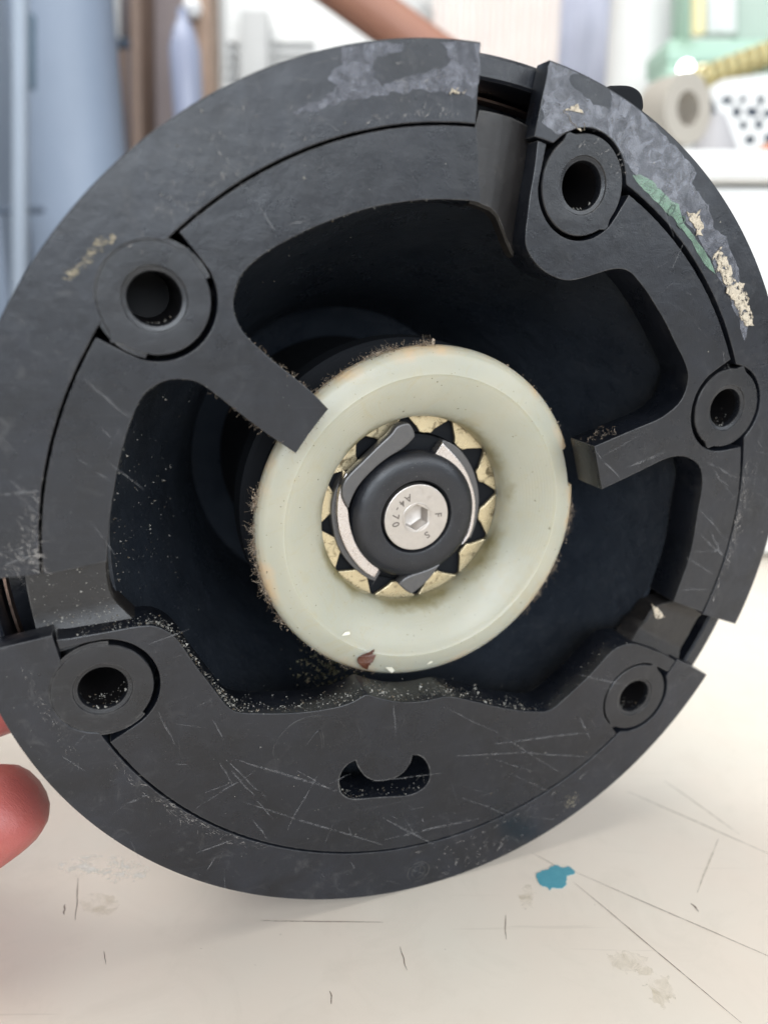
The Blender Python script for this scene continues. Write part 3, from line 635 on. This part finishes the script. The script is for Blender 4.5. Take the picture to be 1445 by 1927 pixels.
for _ in range(260):
    p = arm[rnd.randrange(len(arm))]; pcs.append(fibre((p[0], p[1], rnd.uniform(-3, -.1)), rnd.uniform(.3, 1.2), rnd.uniform(.015, .035), 0, (rnd.uniform(-1, 1), rnd.uniform(-1, 1), .2)))
for _ in range(60):
    a = rnd.uniform(27.5, 29.5); r = rnd.uniform(34, 40); x, y = pol(r, a+.5); pcs.append(fibre((x, y, rnd.uniform(-6, -1)), rnd.uniform(.3, 1.3), rnd.uniform(.015, .04), 0, (rnd.uniform(-1, 1), .6, .2)))
obj('lint', pcs, M['lint'], winch, smooth=0, kind='stuff')
# wad of lint crumbs in the drum bottom
pcs = [speck((*pol(rnd.uniform(36, 44), rnd.gauss(-112, 7)), rnd.uniform(-24, -14)), rnd.uniform(.12, .45)) for _ in range(300)]
obj('debris', pcs, spotty('brown_debris', [(0.03, 0.03, 0.015), (0.06, 0.055, 0.03), (0.05, 0.035, 0.02)]), winch, kind='stuff')

# ---- loose bits lying on the bush
def at_local(x, y, z, rz=0, tilt=(0, 0)):
    return W @ Matrix.Translation((x*.001, y*.001, z*.001)) @ Matrix.Rotation(tilt[0], 4, 'X') @ Matrix.Rotation(tilt[1], 4, 'Y') @ Matrix.Rotation(rz, 4, 'Z')
husk_m = make_metal('brown_husk', (0.13, 0.045, 0.018), (0.065, 0.028, 0.025), 0.3, metal=0.0, scale=0.5, bump=0.0001)
out = [(-1.9, .55), (-1.6, 1.0), (-.7, 1.45), (.6, 1.8), (1.75, 2.3), (1.95, 1.9), (1.4, .9), (.9, .1), (.8, -.35), (.45, -.3), (.5, -.75), (.15, -.75), (.25, -1.9), (-.5, -1.45), (-1.2, -.8), (-1.75, -.1)]
hv, hf = fill(chaikin(out, 1, True, 60), (), 0, .25, .08)
hv = [(x*1.22, y*1.22, z+0.9*(1-((x+.1)**2+(y-.4)**2)/5.0)) for x, y, z in hv]
h = obj('seed_husk', [(hv, hf)], husk_m); h.matrix_world = at_local(-11.14, -28.77, -10.2); tag(h, 'curved brown seed husk on the lower lip of the cream ring', 'husk')
flake_m = mat('cream_flake', (0.80, 0.76, 0.62), 0.5)
for (x, y), s, rz, lb in (((-6.1, -31.6), 1.25, -.3, 'largest pale paint flake, right of the brown husk'), ((2.9, -31.4), .65, .9, 'smallest pale flake low on the cream ring, right of the larger flake'), ((-16.0, -22.3), .85, .6, 'white flake up and left of the brown husk')):
    o2 = [(-1, .35), (.2, .5), (1, -.1), (.75, -.7), (0, -.3)]
    f = obj('paint_flake', [fill([(px*s, py*s) for px, py in o2], (), 0, .12, .03)], flake_m)
    r = math.hypot(x, y); z = -9.3-(.9 if r > 31 else .25 if r > 30 else (28.6-r)*.48+.3 if r < 28.6 else 0)
    f.matrix_world = at_local(x, y, z+.25, rz, (-.25 if r < 28.6 else .25, 0)); tag(f, lb, 'paint flake')

# ================================================================ the workbench
def ray(px, py):
    d = Vector(((px-CX)/F_PX, -(py-CY)/F_PX, -1)); return CAM.to_3x3() @ d
def at(px, py, Y):                      # world point seen at a photo pixel, on the upright plane y = Y
    d = ray(px, py); return Vector((0, 0, CAM_H))+d*(Y/d.y)
def tab(px, py):                        # same, on the bench top
    d = ray(px, py); p = Vector((0, 0, CAM_H))-d*(CAM_H/d.z); return (p.x*1000, p.y*1000)
def bench_mat():
    m = mat('scuffed_cream_laminate', (0.78, 0.69, 0.60), 0.38); n = NB(m)
    col = n.mix(n.ramp(n.noise(0.012, 4, 0.6), [(0.35, 0.0), (0.65, 1.0)]), (0.79, 0.69, 0.59), (0.77, 0.715, 0.62))
    col = n.mix(n.ramp(n.noise(0.06, 6, 0.7, 0.8), [(0.5, 0.0), (0.8, 0.35)]), col, (0.60, 0.54, 0.45))
    col = n.mix(n.ramp(n.noise(0.55, 3, 0.6), [(0.725, 0.0), (0.78, 0.5)]), col, (0.30, 0.25, 0.19))
    col = n.mix(n.ramp(n.noise(1.0, 3, 0.5, 0.2, None, (.02, .7, 1, .9)), [(0.68, 0.0), (0.72, 0.22)]), col, (0.5, 0.44, 0.36))
    n.link(col, n.p.inputs['Base Color'])
    n.link(n.math('ADD', n.math('MULTIPLY', n.noise(0.08, 6, 0.75), 0.35), 0.22), n.p.inputs['Roughness'])
    n.bump(n.math('ADD', n.math('MULTIPLY', n.noise(0.9, 5, 0.7), .4), n.math('MULTIPLY', n.noise(0.03, 3, 0.5), 8.0)), 0.00005, 1.0)
    return m
bench = thing('workbench', 'scuffed cream workbench top the winch stands on', 'workbench')
bm_ = bench_mat()
obj('bench_top', [boxm((-700, -420, -30), (800, 640, 0))], bm_, bench, bevel=0.002)
leg_m = mat('bench_leg_steel', (0.4, 0.4, 0.4), 0.5)
for x in (-640, 740):
    for y in (-360, 560): obj('leg', [boxm((x-25, y-25, -820), (x+25, y+25, -30.5))], leg_m, bench)
def tline(a, b, w, m, z=0.06, seg=14):
    (x0, y0), (x1, y1) = tab(*a), tab(*b); return ribbon(x0, y0, x1, y1, w, z, seg, .25, x0)
M['crack'] = film('dark_score_line', (0.16, 0.10, 0.08), 0.6, 0.35, 0.95, 0.6, (0.35, 0.6), 0)
M['faint'] = film('faint_score_line', (0.42, 0.37, 0.30), 0.6, 0.15, 0.65, 0.5, (0.35, 0.6), 0)
M['stain'] = film('brown_stain', (0.52, 0.44, 0.28), 0.5, 0.0, 0.42, 0.3, (0.40, 0.85), 0)
M['light_spot'] = film('white_light_spot', (0.86, 0.84, 0.78), 0.3, 0.0, 0.8, 0.35, (0.48, 0.62), 0.00001, None, 0.3)
pcs = [tline((1078, 1640), (1470, 1810), .16, 0, .07), tline((1078, 1660), (1395, 1925), .19, 0, .075),
       tline((950, 1722), (952, 1768), .2, 0), tline((752, 1782), (765, 1826), .2, 0), tline((146, 1652), (143, 1732), .22, 0), tline((123, 1702), (121, 1722), .3, 0), tline((1300, 1700), (1313, 1716), .4, 0),
       tline((490, 1733), (720, 1736), .18, 0), tline((622, 1865), (624, 1890), .25, 0), tline((196, 1790), (200, 1815), .15, 0)]
obj('score_mark', pcs, M['crack'], bench, smooth=0, kind='stuff', recalc=False)
pcs = [tline((1180, 1490), (1450, 1608), .35, 0, .05), tline((1250, 1470), (1390, 1570), .3, 0, .052), tline((1000, 1605), (1060, 1638), .3, 0), tline((1310, 1680), (1352, 1580), .3, 0)]
obj('score_mark', pcs, M['faint'], bench, smooth=0, kind='stuff', recalc=False)
blue = [tab(*p) for p in ((1008, 1648), (1018, 1640), (1030, 1637), (1038, 1631), (1051, 1629), (1058, 1636), (1066, 1632), (1076, 1636), (1078, 1643), (1070, 1648), (1064, 1652), (1068, 1660), (1062, 1668), (1047, 1671), (1036, 1675), (1022, 1670), (1014, 1662))]
blue_m = mat('blue_paint', (0.06, 0.30, 0.38), 0.5); nb = NB(blue_m); nb.link(nb.mix(nb.noise(0.7, 5, .7), (0.05, 0.26, 0.34), (0.12, 0.38, 0.46)), nb.p.inputs['Base Color'])
obj('paint_chip', [fill(ragged(blue, .55, 8, 3), (), 0.02, .13, 0)], blue_m, bench, label='small turquoise blue paint spot right of the winch foot')
def blob(px, py, rx, ry, seed, n=26):
    return ragged([tab(px+rx*math.cos(2*math.pi*i/n), py+ry*math.sin(2*math.pi*i/n)) for i in range(n)], 1.2, 3, seed)
pcs = [sheet(blob(*b), .04+.004*i) for i, b in enumerate(((1178, 1808, 36, 17, 1), (1245, 1868, 26, 28, 2), (190, 1702, 34, 22, 3), (992, 1690, 13, 24, 4), (1215, 1835, 20, 18, 5)))]
obj('stain', pcs, M['stain'], bench, smooth=0, kind='stuff')
pcs = [sheet(blob(*b), .075+.004*i) for i, b in enumerate(((190, 1630, 75, 20, 21), (235, 1640, 45, 22, 22), (150, 1640, 40, 8, 23)))]
obj('painted_light_spot', pcs, M['light_spot'], bench, smooth=0, kind='stuff')  # bright spot of light by the hand, painted on as white film

# ================================================================ the hand holding the winch at the left
def skin_mat():
    m = mat('skin', (0.45, 0.12, 0.11), 0.42); n = NB(m)
    n.link(n.mix(n.noise(0.08, 4, .6), (0.33, 0.065, 0.065), (0.40, 0.135, 0.11)), n.p.inputs['Base Color'])  # skin darkened, the shade on the hand is in the colour
    n.p.inputs['Subsurface Weight'].default_value = 0.35; n.p.inputs['Subsurface Radius'].default_value = (1, .35, .2); n.p.inputs['Subsurface Scale'].default_value = 0.003
    n.bump(n.math('ADD', n.noise(1.6, 5, .7), n.math('MULTIPLY', n.noise(0.5, 3, .6, .5, None, (1, 4, 1)), 1.0)), 0.0001); return m
def cp(px, py, z): return Vector((0, 0, CAM_H))+ray(px, py)*z
pel = cp(-1080, 1500, .17)
chains = {
 'lower': [(cp(-640, 1600, .160), .0125), (cp(-400, 1680, .150), .0104), (cp(-210, 1660, .143), .0096), (cp(-80, 1585, .138), .0095), (cp(8, 1524, .136), .0094), (cp(60, 1486, .1355), .0074)],
 'second': [(cp(-660, 1400, .172), .0125), (cp(-400, 1370, .166), .0104), (cp(-180, 1345, .156), .0096), (cp(-50, 1325, .150), .0090), (cp(60, 1290, .151), .0082), (cp(140, 1250, .155), .0062)],
 'third': [(cp(-670, 1190, .180), .0120), (cp(-400, 1130, .172), .0102), (cp(-200, 1110, .158), .0094), (cp(-60, 1105, .149), .0088), (cp(50, 1090, .150), .0078), (cp(105, 1080, .151), .006)],
 'fourth': [(cp(-690, 1000, .188), .0110), (cp(-440, 920, .180), .0094), (cp(-290, 890, .160), .0086), (cp(-150, 870, .144), .0080), (cp(-40, 870, .1395), .0072), (cp(60, 880, .1425), .0056)],
 'thumb': [(cp(-900, 1700, .140), .0150), (cp(-640, 1560, .122), .0122), (cp(-450, 1330, .110), .0105), (cp(-310, 1170, .102), .0092), (cp(-222, 1080, .0985), .0068)]}
me = bpy.data.meshes.new('hand'); V = [tuple(cp(-1500, 1560, .18)), tuple(pel)]; E = [(0, 1)]; rad = [.028, .026]
for k, ch in chains.items():
    prev = 1
    for p, r in ch: V.append(tuple(p)); rad.append(r); E.append((prev, len(V)-1)); prev = len(V)-1
me.from_pydata(V, E, [])
hand_tmp = bpy.data.objects.new('hand_tmp', me); C.objects.link(hand_tmp)
sk = hand_tmp.modifiers.new('skin', 'SKIN')
for i, r in enumerate(rad): me.skin_vertices[0].data[i].radius = (r, r)
me.skin_vertices[0].data[1].use_root = True; me.skin_vertices[0].data[0].use_root = False
ss = hand_tmp.modifiers.new('sub', 'SUBSURF'); ss.levels = 2; ss.render_levels = 2
hm = bpy.data.meshes.new_from_object(hand_tmp.evaluated_get(bpy.context.evaluated_depsgraph_get())); hm.name = 'hand'
bpy.data.objects.remove(hand_tmp)
hm.polygons.foreach_set('use_smooth', [True]*len(hm.polygons)); hm.materials.append(skin_mat())
person = thing('person', 'blurred reddish fingers of a hand gripping the winch from behind at left', 'person', Matrix.Translation(pel))
ho = bpy.data.objects.new('hand', hm); C.objects.link(ho); ho.parent = person; ho.matrix_parent_inverse = Matrix.Translation(-pel)

# ================================================================ background
def plain(name, col, rough=.6, col2=None, sc=0.02, metal=0):
    m = mat(name, col, rough, metal); n = NB(m)
    c2 = col2 or tuple(c*.85 for c in col)
    n.link(n.mix(n.noise(sc, 5, .6), col, c2), n.p.inputs['Base Color']); n.bump(n.noise(sc*12, 4, .6), .0003); return m
B = dict(white=plain('white_board', (.80, .80, .78), .5), wallw=plain('white_wall_paint', (.78, .78, .76), .7), blue=plain('blue_grey_steel', (.25, .30, .385), .45, (.21, .26, .34)),
         wood=plain('brown_timber', (.20, .135, .10), .6, (.13, .09, .07), .05), wood2=plain('pale_timber', (.36, .24, .17), .6, (.24, .165, .12), .05),
         grey=plain('grey_plastic', (.50, .50, .49), .5), brown=plain('brown_pipe', (.30, .13, .09), .5, (.34, .17, .11)), pink=plain('pinkish_cloth', (.86, .79, .75), .8),
         lav=plain('lavender_cloth', (.46, .47, .58), .8, (.62, .64, .74), .012), green=plain('green_enamel', (.46, .66, .54), .4, (.40, .60, .48)), yellow=plain('yellow_cord', (.66, .57, .28), .6, (.5, .42, .2), .05),
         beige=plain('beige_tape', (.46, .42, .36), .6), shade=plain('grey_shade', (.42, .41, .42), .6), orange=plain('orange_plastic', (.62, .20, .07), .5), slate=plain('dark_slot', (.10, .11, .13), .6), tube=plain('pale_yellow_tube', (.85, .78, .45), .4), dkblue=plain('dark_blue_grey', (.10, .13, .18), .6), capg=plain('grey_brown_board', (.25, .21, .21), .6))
def pbox(x0, y0, x1, y1, Y, dep, name, m, parent=None, skew=0, bevel=.002):
    """box whose front face spans photo pixels x0..x1, y0..y1 at distance Y, with depth dep"""
    a = at(x0, y1, Y); b = at(x1, y1, Y); c = at(x1+skew, y0, Y); d = at(x0+skew, y0, Y)
    V = [a, b, c, d]; V = [tuple(v*1000) for v in V]+[(v.x*1000, v.y*1000+dep*1000, v.z*1000) for v in V]
    return obj(name, [(V, [(0, 1, 2, 3), (7, 6, 5, 4), (0, 4, 5, 1), (1, 5, 6, 2), (2, 6, 7, 3), (3, 7, 4, 0)])], m, parent, bevel=bevel)
wall = obj('wall', [boxm((-2500, 1900, -850), (2500, 1960, 1800))], B['wallw'], kind='structure')
floor = obj('floor', [boxm((-2500, -2500, -900), (2500, 1990, -850.5))], plain('grey_floor', (.35, .34, .33), .6), kind='structure')
# white box standing behind the winch
t1 = at(1290, 278, .36)
wb = thing('storage_box', 'white plastic box with a rim standing behind the winch at right', 'box', Matrix.Translation((.15, .36, 0)))
def wobj(name, pieces, m, par, bevel=.003, **k):
    o = obj(name, pieces, m, par, bevel=bevel, **k); o.matrix_parent_inverse = par.matrix_world.inverted(); return o
H = t1.z*1000
wobj('box_body', [boxm((-10, 366, 1), (640, 600, H-14))], B['white'], wb, .006)
wobj('rim', [boxm((-16, 360, H-13.5), (646, 606, H))], B['white'], wb, .003)
zs = at(1300, 286, .64).z
sh_ = thing('shelf_unit', 'white shelf unit behind the storage box carrying the machine and basket', 'shelf')
obj('shelf_top', [boxm((60, 640, zs*1000-20), (800, 1250, zs*1000))], B['white'], sh_, bevel=.002)
obj('side_panel', [boxm((70, 650, -849), (90, 1240, zs*1000-20.5))], B['white'], sh_); obj('side_panel', [boxm((770, 650, -849), (790, 1240, zs*1000-20.5))], B['white'], sh_)
# left: blue-grey steel cylinder and cabinet, timber frame
cyl = obj('steel_drum', [lathe([(0.01, -849), (57, -849), (59, -847), (59, 120), (61, 124), (61, 132), (59, 136), (59, 620), (0.01, 624)], 96)], B['blue'])
p = at(126, 300, .95); cyl.location = (p.x, .98, 0); tag(cyl, 'tall blue-grey metal drum behind the winch at far left', 'drum')
cb = thing('locker', 'pale blue-grey locker at the left edge behind the drum', 'locker')
obj('locker_body', [boxm((-1300, 1150, -849), (-560, 1500, 1200))], B['blue'], cb, bevel=.004)
pbox(28, -300, 50, 560, .86, .02, 'post_strip', B['white']) if False else None
st = pbox(22, -260, 46, 640, .80, .012, 'metal_strip', plain('pale_blue_trim', (.36, .42, .50), .4)); tag(st, 'pale vertical metal strip in front of the blue-grey drum', 'strip')
hd = pbox(48, 22, 60, 165, .82, .012, 'handle', plain('blue_handle', (.16, .24, .32), .5)); tag(hd, 'slim dark blue handle beside the pale strip', 'handle')
ln = pbox(-120, 388, 78, 400, .84, .010, 'hose', B['dkblue']); tag(ln, 'thin dark horizontal bar low at the left edge', 'bar')
fr = thing('timber_frame', 'brown timber frame with upright posts behind the winch at left', 'frame')
pbox(213, 92, 240, 1740, 1.02, .05, 'post', B['wood2'], fr, -6); pbox(240, 92, 262, 1740, 1.025, .04, 'post', B['capg'], fr, -6)
pbox(268, -400, 288, 1740, 1.0, .06, 'post', B['wood'], fr, -30); pbox(288, -400, 385, 1740, 1.06, .02, 'back_board', B['capg'], fr)
pbox(388, -400, 424, 1740, 1.0, .06, 'post', B['wood2'], fr, -38); pbox(205, 70, 255, 90, 1.03, .05, 'cap_piece', B['dkblue'], fr)
pbox(225, -300, 268, 68, 1.10, .02, 'back_board', B['capg'], fr)
bt = at(350, 130, .97)
bo = obj('bottle', [lathe([(0.01, -60), (17, -58), (18, -20), (18, 20), (12, 42), (6, 52), (6, 62), (0.01, 63)], 32)], plain('lavender_bottle', (.30, .33, .44), .25)); bo.location = bt; tag(bo, 'pale lavender bottle standing inside the timber frame', 'bottle')
bt = at(362, 15, .99)
bo = obj('knob', [lathe([(0.01, -12), (8, -9), (12, 0), (8, 9), (0.01, 12)], 24)], plain('white_knob', (.8, .8, .8), .3)); bo.location = bt; tag(bo, 'small round white knob above the lavender bottle', 'knob')
# white louvred cabinet
cb2 = thing('louvred_cabinet', 'white cabinet with louvre slots and a grey upright strip', 'cabinet')
pbox(424, -400, 830, 1380, 1.5, .3, 'cabinet_body', B['white'], cb2)
pbox(452, 18, 504, 1380, 1.46, .03, 'strip', B['grey'], cb2)
for y in (76, 98, 118): pbox(512, y, 592, y+7, 1.49, .012, 'slot', B['grey'], cb2)
for y in (76, 98, 118, 138): pbox(426, y, 448, y+7, 1.49, .012, 'slot', B['grey'], cb2)
# brown diagonal pipe
a = at(520, -110, .75); b = at(1010, 245, .75)
pi_ = obj('pipe', [tube([tuple(a*1000), tuple(b*1000)], 20, 24)], B['brown']); tag(pi_, 'reddish brown pipe slanting behind the top of the winch', 'pipe')
dm = pbox(-1, -1, 1, 1, 1, .01, 'tmp_card', B['grey']); bpy.data.objects.remove(dm)
c0 = at(797, 38, 1.3); r_ = .026
dm = obj('tag_card', [fill([(0, r_*1000), (r_*1000*1.1, 0), (0, -r_*1000), (-r_*1000*1.1, 0)], (), -2, 2, .3)], B['grey']); dm.matrix_world = Matrix.Translation(c0) @ Matrix.Rotation(math.pi/2, 4, 'X') ; tag(dm, 'small grey diamond shaped card right of the brown pipe', 'card')
# ribbed curtain
rows = []
xa, xb = at(815, 100, 1.25).x, at(1050, 100, 1.25).x; zt, zb = at(900, -350, 1.25).z, at(900, 640, 1.25).z
for i in range(161):
    t = i/160; x = xa+(xb-xa)*t; y = 1.25+.009*math.sin(t*2*math.pi*9.5); rows.append([(x*1000, y*1000, zt*1000), (x*1000, y*1000, zb*1000)])
for i in range(160, -1, -1):
    t = i/160; x = xa+(xb-xa)*t; y = 1.253+.009*math.sin(t*2*math.pi*9.5); rows.append([(x*1000, y*1000, zt*1000), (x*1000, y*1000, zb*1000)])
cu_ = obj('curtain', [grid(rows)], B['pink']); tag(cu_, 'pinkish white ribbed curtain hanging behind the top gap', 'curtain')
rows = []
xa, xb = at(1046, 100, 1.4).x, at(1165, 100, 1.4).x
for i in range(41):
    t = i/40; rows.append([((xa+(xb-xa)*t)*1000, 1400+14*noise.noise(Vector((t*4, k*.6, 0))), (zt+(zb-zt)*k/20)*1000) for k in range(21)])
cl = obj('cloth', [grid(rows)], B['lav']); so = cl.modifiers.new('thick', 'SOLIDIFY'); so.thickness = .003; tag(cl, 'crumpled lavender cloth hanging right of the ribbed curtain', 'cloth')
pp = at(1208, 60, 1.2)
wc = obj('white_roll', [lathe([(0.01, -849), (47, -849), (47, 600), (0.01, 600)], 48)], B['white']); wc.location = (pp.x, 1.2, 0); tag(wc, 'broad white upright roll between the lavender cloth and green machine', 'roll')
# green machine
gm_ = thing('machine', 'pale green machine frame behind the winch at upper right', 'machine')
pbox(1256, 72, 1700, 118, 1.0, .08, 'rail', B['green'], gm_, 0, .004); pbox(1286, -300, 1302, 72, 1.0, .04, 'upright', B['green'], gm_)
pbox(1256, 118, 1275, 382, 1.0, .05, 'bracket', B['green'], gm_); pbox(1620, 118, 1690, 382, 1.0, .05, 'bracket', B['green'], gm_); pbox(1330, -300, 1386, 62, 1.05, .02, 'panel', B['white'], gm_); pbox(1386, -300, 1480, 74, 1.08, .02, 'panel', plain('sage_panel', (.50, .60, .52), .5), gm_)
a = at(1313, -150, .97); b = at(1313, 66, .97); tb = obj('tube', [tube([tuple(a*1000), tuple(b*1000)], 8, 16)], B['tube'], gm_)
def glow_mat(n, c, s):
    m = mat(n, c, .4); p = m.node_tree.nodes['Principled BSDF']; p.inputs['Emission Color'].default_value = (*c, 1); p.inputs['Emission Strength'].default_value = s; return m
for px, py, r, c, s, lb in ((1290, 129, 9, (1, 1, 1), 5, 'bright white glowing highlight on the green machine'), (1322, 131, 6, (1, .9, .65), 1.6, 'dim yellowish glowing highlight right of the bright one')):
    q = at(px, py, .93); o = obj('highlight', [lathe([(0.01, -r), (r*.7, -r*.7), (r, 0), (r*.7, r*.7), (0.01, r)], 24)], glow_mat(lb[:12], c, s)); o.location = q; tag(o, lb, 'highlight')  # glowing balls put in for bright highlights on the machine
# yellow twisted cord
a = at(1300, 158, .88); b = at(1640, 30, .88); pts = []
for i in range(600):
    t = i/599; c = a.lerp(b, t); ph = t*2*math.pi*17; pts.append(((c.x+.0)*1000, c.y*1000+11*math.cos(ph), c.z*1000+11*math.sin(ph)))
yc = obj('spring', [tube(pts, 3.6, 6)], B['yellow']); tag(yc, 'yellow coiled spring slanting over the perforated basket', 'spring')
# perforated basket
def rel(px, py, Y, o): q = at(px, py, Y)-o; return (q.x*1000, q.z*1000)
o0 = at(1400, 200, .85)
outl = [rel(*p, .85, o0) for p in ((1334, 165), (1360, 150), (1600, 120), (1600, 290), (1400, 290))]
outl[3] = (outl[3][0], (zs-o0.z)*1000+.5); outl[4] = (outl[4][0]+8, (zs-o0.z)*1000+.5)
hl = []
for j in range(6):
    for i in range(9):
        px = 1352+i*30+(j % 2)*15; py = 165+j*24
        if px < 1345+(py-160)*.45+8: continue
        cx, cy = rel(px+rnd.uniform(-3, 3), py+rnd.uniform(-3, 3), .85, o0); rx = rnd.uniform(4.2, 7.4); ry = rnd.uniform(4.4, 6.2); rt = rnd.uniform(-.4, .4)
        hl.append([(cx+rx*math.cos(2*math.pi*k/12)*math.cos(rt)-ry*math.sin(2*math.pi*k/12)*math.sin(rt), cy+rx*math.cos(2*math.pi*k/12)*math.sin(rt)+ry*math.sin(2*math.pi*k/12)*math.cos(rt)) for k in range(12)])
bk = thing('basket', 'white plastic basket full of dark oval holes at the right edge', 'basket', Matrix.Translation(o0))
s_ = obj('basket_side', [fill(outl, tuple(h for h in hl if max(q[0] for q in h) < outl[2][0]-2 and max(q[1] for q in h) < 18 and min(q[1] for q in h) > outl[4][1]+2), -1.2, 1.2, .3)], B['white'], bk); s_.rotation_euler = (math.pi/2, 0, 0)
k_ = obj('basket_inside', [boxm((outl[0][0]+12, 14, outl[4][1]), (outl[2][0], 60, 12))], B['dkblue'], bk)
# roll of beige tape and grey cone on the box
q = at(1268, 212, .67); q.z = max(q.z, zs+.0285)
tp = obj('tape_roll', [lathe([(13, -14), (13, 14), (27, 14), (27.5, 12), (27.5, -12), (27, -14), (13, -14)], 64)], B['beige']); tp.matrix_world = Matrix.Translation(q) @ Matrix.Rotation(math.pi/2, 4, 'X') @ Matrix.Rotation(.5, 4, 'Y'); tag(tp, 'beige tape roll just past the upper right rim', 'tape')
q = at(1345, 275, .72); q.z = zs
cn = obj('funnel', [lathe([(26, 0), (25, 4), (6, 46), (4, 48), (0.01, 48)], 40)], B['shade']); cn.location = q; tag(cn, 'dull grey upturned funnel between the tape roll and basket', 'funnel')
q = at(1440, 283, .66); q.z = zs+.0
og = obj('clamp_handle', [fill([(-20, 0), (22, 0), (22, 19), (4, 12)], (), -6, 6, 1)], B['orange']); og.matrix_world = Matrix.Translation(q) @ Matrix.Rotation(math.pi/2, 4, 'X'); tag(og, 'orange wedge at the right edge above the white box', 'handle')
